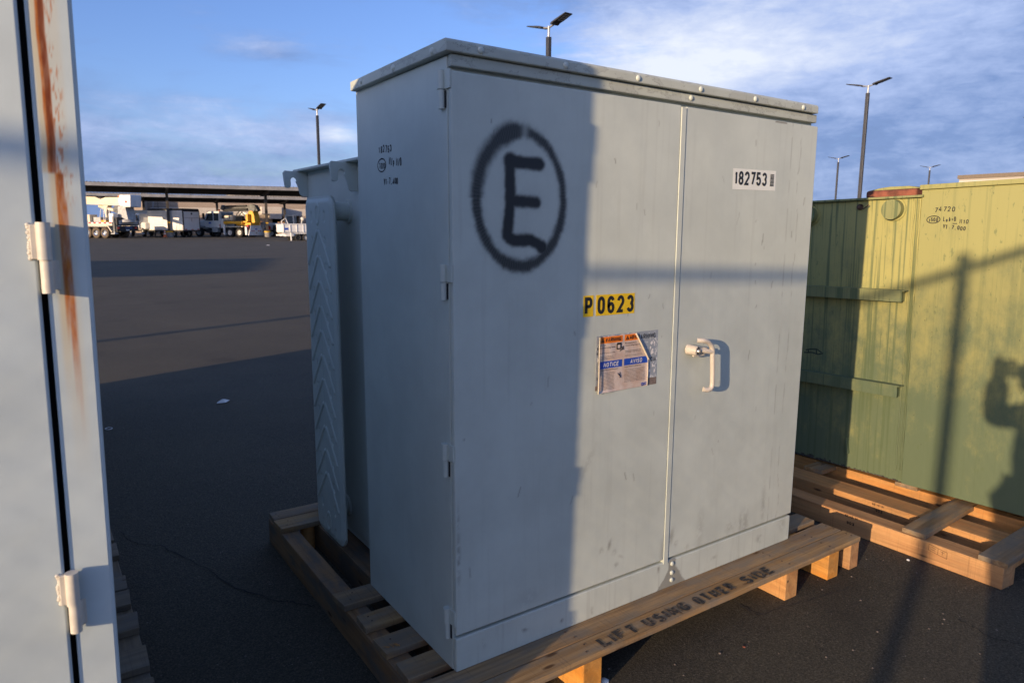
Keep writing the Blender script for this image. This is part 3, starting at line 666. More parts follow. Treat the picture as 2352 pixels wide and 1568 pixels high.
mb = MB(); mb.cyl((.9574, -.0395, .8845), (.9595, -.0455, .8845), .0098, .0088, 6); mb.build('lock_bolt', 'steel', hdl)
mb = MB(); mb.tube([(.968, -.024, .885), (.99, -.034, .883), (1.01, -.040, .879), (1.028, -.043, .876)], .0085, 10); mb.box(.95, 1.005, -.028, -.020, .863, .869); mb.build('handle_arm', 'tan_paint', hdl, .001)
mb = MB(); mb.cyl((1.000, 0, .882), (1.000, -.036, .882), .011, n=14); mb.build('handle_spindle', 'tan_paint', hdl)
# white number sticker
st = MB(); st.add([(1.142, -.0006, 1.517), (1.143, -.0006, 1.4445), (1.390, -.0006, 1.4462), (1.389, -.0006, 1.5185)], [(0, 1, 2, 3)])
stk = st.build('number_sticker', 'white_decal', rd); stk['label'] = 'white sticker printed 182753'
lettering('number', '182753', 'print', stk, (1.1525, -.0006, 1.4605), (1, 0, .004), UZ, MY, .0485, .0275, .0058, .0088)
mb = MB(); zb = 1.462
while zb < 1.505:
    t = random.choice((.0006, .001, .0016)); mb.box(1.3555, 1.3775, -.0013, -.0009, zb, zb+t); zb += t+random.choice((.0005, .0009, .0012))
mb.build('barcode', 'print', stk)
# yellow number plates
for ch, x0, x1 in (('P', .464, .505), ('0', .516, .5565), ('6', .557, .5985), ('2', .599, .6405), ('3', .641, .682)):
    dz = -.0006*(x0 > .6)-.0004*(x0 > .55)
    mb = MB(); mb.box(x0, x1, -.0009, -.0001, 1.0335+dz, 1.0995+dz); pl = mb.build('number_plate', 'yellow_decal', ld)
    lettering('character', ch, 'print', pl, (x0+.0055, -.0009, 1.0385+dz), UX, UZ, MY, .056, .0305, 0, .0108)
# layered warning labels
mb = MB(); mb.box(.521, .796, -.0006, -.0001, .8065, .9685); lo = mb.build('old_label', 'label_old', ld); lo['label'] = 'torn grey-blue remains of an older warning label'
mb = MB(); mb.box(.750, .796, -.0006, -.0001, .7815, .8060); mb.build('glue_patch', 'glue', ld)
mb = MB(); mb.box(.520, .5285, -.0006, -.0001, .7905, .8060); mb.build('glue_patch', 'glue', ld)
lettering('old_heading', 'WARNING', 'print', lo, (.701, -.0006, .9425), UX, UZ, MY, .0165, .0102, .0030, .0028)
lettering('old_heading', 'NCIA', 'print', lo, (.7545, -.0006, .863), UX, UZ, MY, .0150, .0080, .0026, .0025)
for t, x, z, h in (('En', .5225, .9235, .0075), ('Eq', .5225, .9055, .0075), ('2', .524, .826, .0075)):
    fontline('old_print', t, 'print', lo, (x, -.0006, z), UX, UZ, MY, h, bold=.02)
mb = MB(); q = random.Random(5)
for i in range(16):
    x = q.uniform(.757, .788); z = q.choice((q.uniform(.815, .858), q.uniform(.885, .938))); r = q.uniform(.002, .0055); n = 7
    mb.add([(x+r*math.cos(6.28*k/n)*q.uniform(.6, 1.2), -.00075-i*.00002, z+1.3*r*math.sin(6.28*k/n)*q.uniform(.6, 1.2)) for k in range(n)], [tuple(range(n))])
tp = mb.build('torn_patch', 'label_white', lo); tp['kind'] = 'stuff'
q = random.Random(8); mb = MB()
for i in range(9):
    x = .724+q.uniform(-.012, .03); z = .945-(x-.70)*1.35+q.uniform(-.01, .004)
    mb.add([(x-.006, -.0006, z-.004), (x+.007, -.0006, z-.008), (x+.006, -.0042, z+.006), (x-.004, -.0030, z+.009)], [(0, 1, 2, 3)])
mb.build('crumple', 'label_old', lo)
nxg, nzg = 44, 44; V = []
def curl(x, z, xl):
    a = max(0.0, 1-(x-xl)/.016); bb = max(0, (x-.742)/.01)
    return -.0022-.0085*a**1.6*(.6+.4*math.sin(z*60))-.0012*math.sin(x*90+z*40)*math.exp(-((x-.57)/.03)**2)-.004*max(0, 1-(z-.783)/.012)**2*max(0, 1-(x-.527)/.15)-.003*bb
for j in range(nzg+1):
    for i in range(nxg+1):
        t = j/nzg; xl = .5265+.0025*t; z0 = .7815+.0
        z = z0+(.9655-z0)*t+(.0025*math.sin(i*.5) if j == nzg else 0)
        xr = .7505 if z < .874 else .7505-(z-.874)/(.9655-.874)*.060
        x = xl+(xr-xl)*i/nxg; V.append((x, curl(x, z, xl), z))
mb = MB(); mb.add(V, [(j*(nxg+1)+i, j*(nxg+1)+i+1, (j+1)*(nxg+1)+i+1, (j+1)*(nxg+1)+i) for j in range(nzg) for i in range(nxg)], True)
nl = mb.build('warning_label', 'label_paper', ld); nl['label'] = 'peeling newer label with orange and blue heading bars'
def strip(name, x0, x1, z0, z1, mat, par, cut=False):
    n = 14; V = []
    for j in (0, 1):
        for i in range(n+1):
            z = (z0, z1)[j]; xr = x1
            if cut: xr = min(x1, .7495 if z < .874 else .7495-(z-.874)/(.9655-.874)*.060)
            x = x0+(xr-x0)*i/n; V.append((x, curl(x, z, .5265+.0025*(z-.78)/.185)-.0007, z))
    mb = MB(); mb.add(V, [(i, i+1, n+2+i, n+1+i) for i in range(n)], True); return mb.build(name, mat, par)
o1 = strip('heading_bar', .5295, .632, .9425, .9635, 'label_orange', nl); o2 = strip('heading_bar', .641, .71, .9430, .9640, 'label_orange', nl, True)
o3 = strip('heading_bar', .5295, .632, .8605, .8840, 'label_blue', nl); o4 = strip('heading_bar', .641, .7495, .8615, .8840, 'label_blue', nl, True)
yl = -.0034
lettering('heading', 'WARNING', 'print', nl, (.556, yl, .947), UX, UZ, MY, .0125, .0085, .0021, .0024, shear=.15)
lettering('heading', 'ADVE', 'print', nl, (.6615, yl, .9475), UX, UZ, MY, .0125, .0082, .0021, .0024, shear=.15)
lettering('heading', 'NOTICE', 'label_white', nl, (.5505, yl, .8655), UX, UZ, MY, .0140, .0098, .0026, .0025, shear=.15)
lettering('heading', 'AVISO', 'label_white', nl, (.668, yl, .866), UX, UZ, MY, .0140, .0098, .0026, .0025, shear=.15)
for x in (.5375, .6450):
    mb = MB(); mb.add([(x, yl-.0006, .947), (x+.0145, yl-.0006, .947), (x+.00725, yl-.0006, .9600)], [(0, 1, 2)]); mb.build('alert_triangle', 'print', nl)
    mb = MB(); mb.add([(x+.0064, yl-.001, .9535), (x+.0081, yl-.001, .9535), (x+.0078, yl-.001, .9505), (x+.0067, yl-.001, .9505)], [(0, 1, 2, 3)]); mb.add([(x+.0065, yl-.001, .9485), (x+.008, yl-.001, .9485), (x+.008, yl-.001, .9497), (x+.0065, yl-.001, .9497)], [(0, 1, 2, 3)]); mb.build('alert_mark', 'label_orange', nl)
for t, x, z, h, wd in (('Keep Out!', .5335, .9335, .0042, .024), ('Hazardous Voltage Inside.', .5335, .9255, .0042, .066), ('Can shock, burn or cause death.', .5335, .9095, .0034, .066),
                       ('Manténgase Alejado.', .643, .9325, .0042, .052), ('Contiene Voltaje Peligroso.', .643, .9245, .0042, .066), ('Puede producir choques electricos,', .643, .9075, .0034, .072), ('quemaduras o causar la muerte.', .643, .9025, .0034, .072),
                       ('Energized Electrical Equipment', .534, .853, .0040, .080), ('Equipo Electrico Energizado', .643, .8535, .0040, .076)):
    fontline('print_line', t, 'print', nl, (x, yl, z), UX, UZ, MY, h, wd, lift=.0004, bold=.008)
mb = MB(); q = random.Random(3)                  # small print, too fine to read
for x0, x1, z1, z0 in ((.535, .597, .900, .889), (.643, .722, .896, .888), (.535, .600, .846, .789), (.643, .738, .847, .802)):
    z = z1
    while z > z0:
        x = x0
        while x < x1-.004:
            wl = q.uniform(.002, .007); mb.box(x, min(x+wl, x1), yl-.0004, yl-.0003, z, z+.0011); x += wl+.0011
        z -= .0046
tp = mb.build('small_print', plain('grey_print', (.14, .12, .11), .6, var=.3, scale=150), nl); tp['kind'] = 'stuff'
mb = MB()                                        # pictogram: a man falling from a live cabinet; a man digging
yp = yl-.0006
mb.box(.605, .622, yp-.0002, yp, .919, .9365); mb.prism([(.605, .9365), (.609, .9405), (.626, .9405), (.622, .9365)], 'y', yp-.0002, yp); mb.prism([(.6225, .919), (.626, .923), (.626, .9405), (.6225, .9365)], 'y', yp-.0002, yp)
mb.cyl((.6345, yp, .9260), (.6345, yp-.0002, .9260), .0022, n=10)
for pts in (((.633, .9235), (.6275, .9165)), ((.6275, .9165), (.6225, .9165), (.6205, .9105)), ((.6275, .9165), (.632, .9175), (.6365, .9165)), ((.633, .9235), (.626, .9255)), ((.633, .9235), (.637, .9185))):
    ribbon(mb, list(pts), .0024, lambda a, c, o: (a, yp-.0001-o, c), .0002)
mb.build('pictogram', 'print', nl)
mb = MB(); mb.box(.6095, .6205, yp-.00035, yp-.0003, .9225, .9335); mb.build('pictogram_panel', 'label_paper', nl)
mb = MB()
for pts in (((.6225, .8385), (.6255, .831), (.6265, .823)), ((.6245, .833), (.618, .834)), ((.613, .840), (.6235, .830)), ((.625, .831), (.6225, .8235))): ribbon(mb, list(pts), .0026, lambda a, c, o: (a, yp-.0001-o, c), .0002)
mb.cyl((.6235, yp, .8405), (.6235, yp-.0002, .8405), .0021, n=10); mb.build('pictogram', plain('navy_print', (.02, .035, .10), .5), nl)
mb = MB(); mb.prism([(.7195, .7925), (.7255, .795), (.7325, .793), (.7395, .7955), (.7465, .7945), (.7465, .7915), (.7195, .7905)], 'y', yp-.0002, yp); mb.build('logo_wave', 'label_blue', nl)
lettering('logo', 'SRP', 'label_blue', nl, (.7205, yp, .7838), UX, UZ, MY, .0060, .0068, .0016, .0019, shear=.2)
mb = MB(); mb.tube([(.690, -.0046, .9645), (.708, -.0066, .936), (.728, -.0074, .905), (.7505, -.0056, .8725)], .0030, 8); mb.tube([(.7485, -.0044, .874), (.7500, -.0046, .83), (.7498, -.0040, .785)], .0012, 6); mb.build('curled_edge', 'label_cream', nl)
mb = MB(); mb.tube([(.5275, -.0095, .9645), (.5262, -.0100, .90), (.5262, -.0108, .84), (.5255, -.0102, .7820)], .0016, 6); mb.build('curled_edge', 'label_cream', nl)
# marker writing on the left side (seen from -x, reading runs towards -y)
hw = MB(); S = ((0, -1, 0), (0, 0, 1), (-1, 0, 0))
def hand(mbx, text, org, h, cw, gap, stroke, axes, slope=0.0, jit=.10, shear=0.05):
    lettering('', text, None, None, org, axes[0], axes[1], axes[2], h, cw, gap, stroke, shear, jit, .0005, slope=slope, obj=False, mb=mbx)
def oval(mbx, c, ry, rz, stroke, axes, a0=70, a1=455):
    P = arc(0, 0, ry, rz, a0, a1, 26); P = [(x*(1+.0016*i), z*(1+.001*i)) for i, (x, z) in enumerate(P)]
    ribbon(mbx, P, stroke, lambda a, b_, o: tuple(Vector(c)+Vector(axes[0])*a+Vector(axes[1])*b_+Vector(axes[2])*o), .0006)
hand(hw, '182753', (0, .461, 1.5375), .0225, .0112, .0058, .0040, S, -.05)
hand(hw, '1000', (0, .4605, 1.4890), .0190, .0092, .0032, .0028, S, -.05)
oval(hw, (0, .440, 1.4985), .030, .0195, .0038, S)
hand(hw, 'N/p', (0, .387, 1.495), .023, .0115, .0030, .0038, S, -.10); hand(hw, 'N/0', (0, .336, 1.490), .023, .0105, .0034, .0038, S, -.10)
hand(hw, 'WT:7,400', (0, .428, 1.437), .020, .0105, .0026, .0038, S, -.02)
hw.build('marker_writing', 'ink', tr)['label'] = 'black marker notes 182753, 1000 in a ring, WT:7,400'
# oil tank behind, lifting hooks, radiator panel
mb = MB(); mb.box(.10, 1.53, D+.002, 1.47, .045, 1.543); mb.build('tank', 'grey_plain', tr, .003)
mb = MB(); mb.box(.112, 1.52, D+.002, 1.46, .001, .044); mb.build('tank_base', 'grey_plain', tr, .003)
mb = MB(); mb.box(.055, 1.575, D+.002, 1.51, 1.5435, 1.5535); mb.build('tank_rim', 'grey_plain', tr, .002)
mb = MB(); mb.box(.12, 1.51, D+.01, 1.46, 1.5540, 1.5600); mb.build('tank_cover', 'grey_plain', tr, .002)
def hook(x0, y0, s=1.0):
    a = arc(.035, .072, .014, .014, 200, -20, 8)
    pts = [(.10, .0), (.075, .0), (.066, .008), (.058, .040)]+[(.0485, .062)]+arc(.0385, .066, .0135, .0135, 0, 180, 8)+[(.026, .054)]+arc(.012, .046, .0135, .0125, 0, -150, 8)+[(-.003, .065), (-.006, .098), (.002, .107), (.055, .1045), (.10, .104)]
    mb = MB(); mb.prism([(x0+(u-.10)*s, 1.438+v*s) for u, v in pts], 'y', y0-.006, y0+.006)
    return mb.build('lifting_hook', 'grey_plain', tr, .0015)
hook(.100, 1.452); hook(.100, .89)
# radiator: pressed sheet with chevron ribs, dimples and two rings
y0r, y1r, z0r, z1r = .898, 1.208, .030, 1.422
NY, NZ = 150, 620
yy = np.linspace(0, 1, NY); zv = np.linspace(0, 1, NZ); Yg, Zg = np.meshgrid(yy, zv)
yw = y1r-Yg*(y1r-y0r); zw = z0r+Zg*(z1r-z0r)          # Yg runs from the far edge to the near edge
cx = .5; u = (Yg-cx)*(y1r-y0r)
rad = .045; hy, hz = (y1r-y0r)/2, (z1r-z0r)/2; qy = np.abs(u)-(hy-rad); qz = np.abs(zw-(z0r+z1r)/2)-(hz-rad)
sd = np.hypot(np.maximum(qy, 0), np.maximum(qz, 0))+np.minimum(np.maximum(qy, qz), 0)-rad      # <0 inside
h = np.zeros_like(sd); h += .0065*sstep(-sd, .005, .026)
rib = np.zeros_like(sd)
for k in range(13):
    zt = 1.288-.0985*k
    for sgn in (-1, 1):
        pts = [(sgn*.012, zt), (sgn*.120, zt-.128)]
        if pts[1][1] < .11: continue
        rib = np.maximum(rib, 1-sstep(seg_dist(u, zw, pts), .0018, .0062))
h += .0052*rib
h -= .0016*(1-sstep(np.abs(u), .001, .006))*sstep(zw, .17, .20)*(1-sstep(zw, 1.28, 1.31))
dm = np.zeros_like(sd)
for k in range(14):
    zc = 1.345-.0985*k
    for sgn in (-1, 1):
        dm = np.maximum(dm, 1-sstep(seg_dist(u, zw, [(sgn*.072, zc+.014), (sgn*.072, zc-.012)]), .003, .013))
h -= .0062*dm
for zc in (1.356, .098):
    e = np.abs(np.hypot(u/.021, (zw-zc)/.036)-1)*.024; h += .0036*(1-sstep(e, .0015, .0055))
keep = sd < 0.0005
# pull border vertices in to the rounded outline
V = np.stack([.012-h, yw, zw], -1).reshape(-1, 3); idx = np.arange(NY*NZ).reshape(NZ, NY)
ok = keep[:-1, :-1] & keep[1:, :-1] & keep[:-1, 1:] & keep[1:, 1:]
F = np.stack([idx[:-1, :-1][ok], idx[:-1, 1:][ok], idx[1:, 1:][ok], idx[1:, :-1][ok]], 1)
used = np.unique(F); rm = -np.ones(NY*NZ, int); rm[used] = np.arange(len(used))
me = bpy.data.meshes.new('radiator_panel'); me.from_pydata(V[used].tolist(), [], rm[F].tolist()); me.update(); fix_normals(me)
me.polygons.foreach_set('use_smooth', [True]*len(me.polygons))
rp = link('radiator_panel', me, 'grey_plain', tr); sm = rp.modifiers.new('thick', 'SOLIDIFY'); sm.thickness = .012; sm.offset = 0
for z, yp_ in ((1.366, .985), (.13, 1.10)):
    mb = MB(); mb.cyl((.014, yp_, z), (.101, yp_, z), .036, n=24); mb.cyl((.090, yp_, z), (.1015, yp_, z), .045, .047, n=24); mb.build('radiator_pipe', 'grey_plain', tr)

# ------------------------------------------------------------------ pallet under the grey transformer
pal = thing('wooden_pallet', 'wooden pallet stencilled LIFT USING OTHER SIDE under the grey transformer', 'pallet')
T = .022
PX0, PX1 = -.130, 1.912; cxp, Lp = (PX0+PX1)/2, PX1-PX0
def bd(y0, y1, mat='wood_old', x0=PX0, x1=PX1, seed=0, rz=0.0): return plank('board', mat, pal, ((x0+x1)/2, (y0+y1)/2, -T/2), x1-x0, y1-y0, T, rz, seed=seed)
fb = bd(-.160, -.079, 'wood_old', PX0, PX1+.002, 1); fb['label'] = 'front board stencilled LIFT USING OTHER SIDE'
bd(-.074, .018, seed=2, x1=1.906); bd(.053, .146, seed=3, x1=1.905); bd(.205, .304, seed=4, x0=-.133); bd(.372, .462, seed=5, x0=-.127); bd(.542, .646, seed=6, x0=-.139)
bd(1.303, 1.418, seed=7, x0=-.130); bd(1.423, 1.515, seed=8, x0=-.125)
for x0, x1, mat in ((-.129, -.056, 'wood_dull'), (.037, .135, 'wood_dull'), (.363, .438, 'wood_new'), (.86, .935, 'wood_new'), (1.395, 1.470, 'wood_new'), (1.688, 1.760, 'wood_new'), (1.848, 1.912, 'wood_new')):
    yf = -.156 if x0 != .037 else .25
    if .8 < x0 < .9: yf = .1
    plank('stringer', mat, pal, ((x0+x1)/2, (yf+1.512)/2, (G-T)/2-.0003), 1.512-yf, x1-x0, -T-G-.0008, R(90), .003, seed=int(x0*100)+30)
mb = MB(); mb.cyl((.0, 1.352, G+.001), (.0, 1.352, -T-.001), .032, n=20); mb.build('post', 'wood_new', pal)
for wd, x0, x1 in (('LIFT', .452, .615), ('USING', .652, .862), ('OTHER', .902, 1.108), ('SIDE', 1.165, 1.335)):
    n = len(wd); nI = wd.count('I'); gp = .012; cw_ = (x1-x0-gp*(n-1))/(n-nI+.3*nI)
    xl = x0
    for chh in wd:
        wl = cw_*(.3 if chh == 'I' else 1.0)
        o = lettering('stencil_letter', chh, 'stencil', fb, (xl, -.151+random.uniform(-.0015, .0015), 0.0008), UX, UY, UZ, .052, cw_, gp, .0125, lift=.0012)
        o.location = (-fb.location.x, -fb.location.y, -fb.location.z); xl += wl+gp
nails = MB(); q = random.Random(4)
for yb0, yb1 in ((-.150, -.09), (-.065, .0), (.22, .29), (.385, .45), (.56, .63), (1.32, 1.40), (1.44, 1.50)):
    for xb in (-.09, .40, 1.43, 1.72, 1.88):
        for t in (.25, .75):
            nails.dome((xb+q.uniform(-.012, .012), yb0+(yb1-yb0)*t+q.uniform(-.006, .006), .0008), UZ, .0036, .0012, 7, 2)
o = nails.build('nail_heads', 'rust_wire', pal); o['kind'] = 'stuff'
spl = MB()
for i in range(7):
    x, y = -.112+q.uniform(-.01, .035), .222+q.uniform(-.012, .01); a = q.uniform(0, 3)
    spl.add([(x, y, .0005), (x+.022*math.cos(a), y+.022*math.sin(a), .008), (x+.004, y+.004, .001)], [(0, 1, 2)])
spl.build('splinter', 'wood_new', pal)

# ------------------------------------------------------------------ the green transformer, leaning very slightly
gt = thing('transformer', 'old green and yellow transformer marked 74720', 'transformer', (2.73, .07, .0), (-.022, 0, 0))
mb = MB(); mb.box(0, 1.25, .012, 1.45, .0, 1.462); mb.build('tank', 'green_tank', gt, .002)
mb = MB(); mb.box(-.026, 1.28, -.002, 1.48, 1.4625, 1.474); mb.build('tank_rim', 'green_rail', gt, .002)
cab = MB(); cab.box(-.010, 1.27, -.80, .010, -.003, 1.498); cab.build('cabinet', 'green_cab', gt, .003)
mb = MB(); mb.box(-.024, 1.29, -.82, .016, 1.4985, 1.5215); mb.build('lid', 'green_cab', gt, .003)
for y0, y1, z0, z1, zt in ((.049, 1.40, .943, .9965, 1.0), (.040, 1.40, .452, .5085, .512)):
    mb = MB(); mb.box(-.050, -.045, y0+.004, y1, z0, z1); mb.box(-.050, .002, y0-.006, y1, z1, z1+.006); mb.box(-.045, .002, y0+.012, y0+.017, z0+.002, z1); mb.build('stiffener_rail', 'green_rail', gt, .0008)
mb = MB(); q = random.Random(2)
for k, yb in enumerate((.0165, .030, .046)):
    mb.tube([(-.001, yb+q.uniform(-.002, .002), z) for z in np.linspace(.06, 1.455, 40)], (.0045, .0032, .0038)[k], 6)
mb.build('weld_bead', 'green_tank', gt)
mb = MB(); mb.box(-.0025, .002, .047, .088, .05, .94); mb.build('cover_strip', 'green_tank', gt, .001)
for yc, zc in ((.142, 1.408), (.615, 1.393)):
    mb = MB(); mb.cyl((.002, yc, zc), (-.040, yc, zc), .0500, .0500, 32); cp = mb.build('round_cap', 'green_rail', gt, .002)
    mb = MB(); mb.cyl((.001, yc, zc), (-.006, yc, zc), .060, .057, 32); mb.build('weld_ring', 'green_tank', cp)
mb = MB(); mb.cyl((.0, .325, 1.428), (-.014, .325, 1.428), .017, .013, 12); mb.dome((-.014, .325, 1.428), MX, .013, .008, 10, 3)
mb.tube([(-.012, .32, 1.424), (-.026, .30, 1.418), (-.030, .288, 1.419), (-.030, .273, 1.429), (-.032, .262, 1.437)], .0035, 6); mb.build('grounding_wire', 'rust_wire', gt)
mb = MB(); mb.prism([(.30, .085), (.312, .085), (.318, .17), (.314, .175)], 'x', -.022, .001); mb.build('bracket_tab', 'green_rail', gt, .001)
mb = MB(); mb.box(.12, .62, .10, .368, 1.475, 1.517); hc = mb.build('hand_hole_cover', 'rust_red', gt, .012, 3)
mb = MB(); mb.prism([(.085, 1.5172), (.37, 1.5172), (.30, 1.530), (.25, 1.534), (.15, 1.532)], 'x', .14, .60); mb.build('cover_cap', 'green_cab', hc, .003)
GS = ((0, -1, 0), (0, 0, 1), (-1, 0, 0)); gw = MB()
hand(gw, '74720', (-.0105, -.055, 1.386), .0235, .0140, .0058, .0040, GS, .03)
hand(gw, '1500', (-.0105, -.030, 1.3415), .0195, .0095, .0022, .0036, GS, .0); oval(gw, (-.0105, -.053, 1.352), .030, .0170, .0040, GS)
hand(gw, 'Lab=0', (-.0105, -.098, 1.341), .0225, .0092, .0030, .0036, GS, -.04); ribbon(gw, [(0, 0), (.020, -.001)], .0034, lambda a, b_, o: (-.0111, -.142-a, 1.331+b_), 0)
hand(gw, 'N10', (-.0105, -.172, 1.330), .0220, .0110, .0024, .0036, GS, -.06)
hand(gw, 'WT:7,000', (-.0105, -.098, 1.307), .0200, .0105, .0026, .0038, GS, -.10)
gw.build('marker_writing', 'ink', gt)['label'] = 'black marker notes 74720, 1500 in a ring, Lab=0, WT:7,000'
sw = MB()
for P in ([(.50, .625), (.53, .640), (.57, .636), (.60, .628)], [(.61, .612), (.56, .618), (.52, .612), (.49, .622)], [(.585, .636), (.58, .612)], [(.535, .640), (.53, .612)]):
    ribbon(sw, [(y, z) for y, z in P], .007, lambda a, b_, o: (-.0006, a, b_), 0)
sw.build('scrawl', plain('dark_green_scrawl', (.03, .045, .03), .7), gt)
# corroded bottom edge
mb = MB(); q = random.Random(12)
for i in range(60):
    y = .03+i*.0105; hh = q.uniform(.002, .014)*(1.6 if y > .4 else .8)
    mb.box(-.0012-.0001*(i % 3), .001, y, y+.0104, .0005, hh)
mb.build('corroded_edge', plain('flaked_steel', (.06, .052, .042), .95, var=.5, scale=80), gt)

# pallet of long beams under the green transformer
gp = thing('wooden_pallet', 'orange lumber pallet of long beams under the green transformer', 'pallet')
def gbeam(x0, x1, y0, y1, z0, z1, mat='wood_new', seed=0): return plank('beam', mat, gp, ((x0+x1)/2, (y0+y1)/2, (z0+z1)/2), y1-y0, x1-x0, z1-z0, R(90), .003, .0012, seed)
b1 = gbeam(2.202, 2.298, -.602, 2.2, G+.0005, -.0445, seed=41); b2 = gbeam(2.455, 2.60, -.55, 2.2, G+.0005, -.0445, seed=42)
gbeam(2.745, 2.90, -.72, 2.2, G+.0005, -.0230, seed=43); gbeam(3.7, 3.85, -.72, 2.2, G+.0005, -.0230, seed=44)
def gboard(x0, x1, y0, y1, rz, seed, z=-.033, T=.022): return plank('board', 'wood_old', gp, ((x0+x1)/2, (y0+y1)/2, z), x1-x0, y1-y0, T, rz, seed=seed)
gboard(2.213, 2.79, -.272, -.170, R(3.0), 51, -.0325); gboard(2.205, 4.0, -.585, -.478, R(1.5), 52); gboard(2.6, 4.0, .45, .56, 0, 53, -.034)
gboard(2.60, 4.0, 1.1, 1.21, 0, 54, -.034)
def sup(y0, y1, s): return plank('board', 'wood_old', gp, (3.3, (y0+y1)/2, -.012), 1.16, y1-y0, .022, 0, seed=s)
sup(-.66, -.56, 55); sup(.0, .11, 56); sup(.9, 1.0, 57)
def stamp(text, x, y, z, h, cw_, beam, st=.0024):
    # stamped upside down: reads from +y... rotated by half a turn on the beam's face
    lettering('stamp', text, stamp_ink, gp, (x, y, z), (0, 1, 0), (0, 0, -1), (-1, 0, 0), h, cw_, .0022, st, lift=.0025)
stamp_ink = plain('brown_stamp_ink', (.06, .03, .016), .8, var=.3, scale=80)
stamp('19-01-26', 2.202, .013, -.047, .011, .0066, b1); stamp('E06', 2.202, .028, -.078, .014, .011, b1, st=.0035)
stamp('19-01-26', 2.455, .022, -.050, .010, .0062, b2); stamp('E06', 2.455, .028, -.076, .013, .010, b2, st=.0033)
stp = MB()
for P in ([(-.311, -.050), (-.386, -.062), (-.386, -.090), (-.311, -.078), (-.311, -.050)], [(-.349, -.056), (-.349, -.084)], [(-.322, -.060), (-.340, -.063)], [(-.322, -.070), (-.338, -.072)], [(-.358, -.066), (-.376, -.069)], [(-.367, -.064), (-.367, -.082)]):
    ribbon(stp, [(y, z) for y, z in P], .0015, lambda a, b_, o: (2.202-.0026, a, b_), 0)
stp.build('inspection_stamp', stamp_ink, gp)

# ------------------------------------------------------------------ the near cabinet at the left edge of the view
nc = thing('transformer', 'pale grey cabinet close by with a rust-streaked edge and cream hinges', 'transformer', (-.8943, -.4605, 0), (.006, .016, 0))
def rust_fn(x, z):
    n = fbm(x*300, z*60, 5, 4); n2 = fbm(x*420, z*95, 15, 5); cen = -.0345+.006*(1.6-z)*.6+(fbm(x*0+2, z*14, 8, 2)-.5)*.004
    cen = np.where(z < 1.38, np.maximum(cen, -.026+(1.38-z)*.0), cen)
    top = sstep(z, 1.20, 1.42)
    core = (1-sstep(np.abs(x-cen), .0030+.0012*top, .0062))*sstep(z, 1.12, 1.22)
    dark = (1-sstep(np.abs(x-cen-.0012), .0018, .0050))*sstep(z, 1.30, 1.44)*.95
    mid = (1-sstep(np.abs(x-cen-.0095), .004, .012))*sstep(n2+n*.5, .76, .90)*sstep(z, 1.30, 1.40)
    tail = (1-sstep(np.abs(x-(-.023+(1.35-z)*.004)), .0022, .0058))*sstep(z, 1.02, 1.18)*(1-sstep(z, 1.335, 1.365))*.9
    tail2 = (1-sstep(np.abs(x+.0195), .001, .004))*sstep(z, .97, 1.16)*(1-sstep(z, 1.19, 1.26))*.5
    r = np.maximum.reduce([core, mid*.75, tail, tail2])*(.55+.75*n)
    halo = np.maximum((1-sstep(np.abs(x-cen+.006), .002, .010))*sstep(z, 1.0, 1.2)*.75, (1-sstep(np.abs(x+.023), .005, .016))*sstep(z, .9, 1.1)*.30)
    return r, dark*(.6+.5*n), halo
flg = link('frame_flange', panel_mesh('frame_flange', -.0505, 0, .012, 1.948, 0, .05, rust_fn, 'rust', .0009, .005), 'pale', nc, .0009, 2)
mb = MB(); mb.cyl((0, .0056, .012), (0, .0056, 1.948), .0050, n=16); mb.build('edge_roll', 'pale', nc)
dr_ = MB(); pts = [(-1.58, -.0060), (-.0635, -.0060)]+[(-.0635+.0050*math.sin(R(a)), -.0010-.0050*math.cos(R(a))) for a in range(10, 91, 16)]+[(-.0585, .030), (-1.58, .030)]
dr_.prism(pts, 'z', .03, 1.92); dr = dr_.build('door', 'pale', nc)
mb = MB(); mb.box(-1.62, -.0508, .036, .62, .001, 1.949); mb.build('cabinet_shell', 'pale', nc, .002)
mb = MB(); mb.box(-.0506, -.001, .0505, .62, .001, 1.949); mb.build('side_panel', 'pale', nc, .001)
mb = MB(); mb.box(-.0584, -.0507, .032, .0358, .03, 1.945); mb.build('gap', 'dark', nc)
mb = MB(); mb.prism([(-.012, 1.9500), (-.012, 2.005), (.02, 2.012), (.67, 1.952), (.67, 1.905), (.625, 1.905), (.625, 1.9500)], 'x', -1.64, .006); mb.build('lid', 'pale', nc, .004)
mb = MB(); mb.box(-1.56, -.05, .621, 2.37, .0, 1.78); mb.build('tank', 'pale', nc, .004)
mb = MB(); mb.box(-1.60, -.01, .622, 2.40, 1.7805, 1.792); mb.build('tank_rim', 'pale', nc, .002)
for zt, zm_, zb_ in ((1.86, 1.777, 1.69), (1.312, 1.260, 1.2135), (.7945, .7435, .6985), (.30, .25, .20)):
    mb = MB(); mb.cyl((-.0505, -.0145, zm_), (-.0505, -.0145, zt), .0090, n=20); mb.box(-.0665, -.052, -.0135, -.0062, zm_+.001, zt-.003); h = mb.build('hinge', 'hinge_cream', nc, .0012)
    mb = MB(); mb.cyl((-.0495, -.0130, zb_), (-.0495, -.0130, zm_-.0006), .0082, n=20); mb.prism([(-.046, -.012), (-.038, -.001), (-.034, -.0006), (-.034, .0004), (-.05, -.004)], 'z', zb_+.004, zm_-.001); mb.build('barrel', 'hinge_cream', h, .001)
    mb = MB()
    for s in range(14): mb.dome((-.0665+q.uniform(-.0015, .001), -.0066, zm_+.002+s*(zt-zm_-.006)/13), MY, .0035, .0022, 7, 2)
    mb.build('weld_bead', 'hinge_cream', h)
np_ = thing('wooden_pallet', 'grey weathered pallet with board ends beside the rust-streaked cabinet', 'pallet')
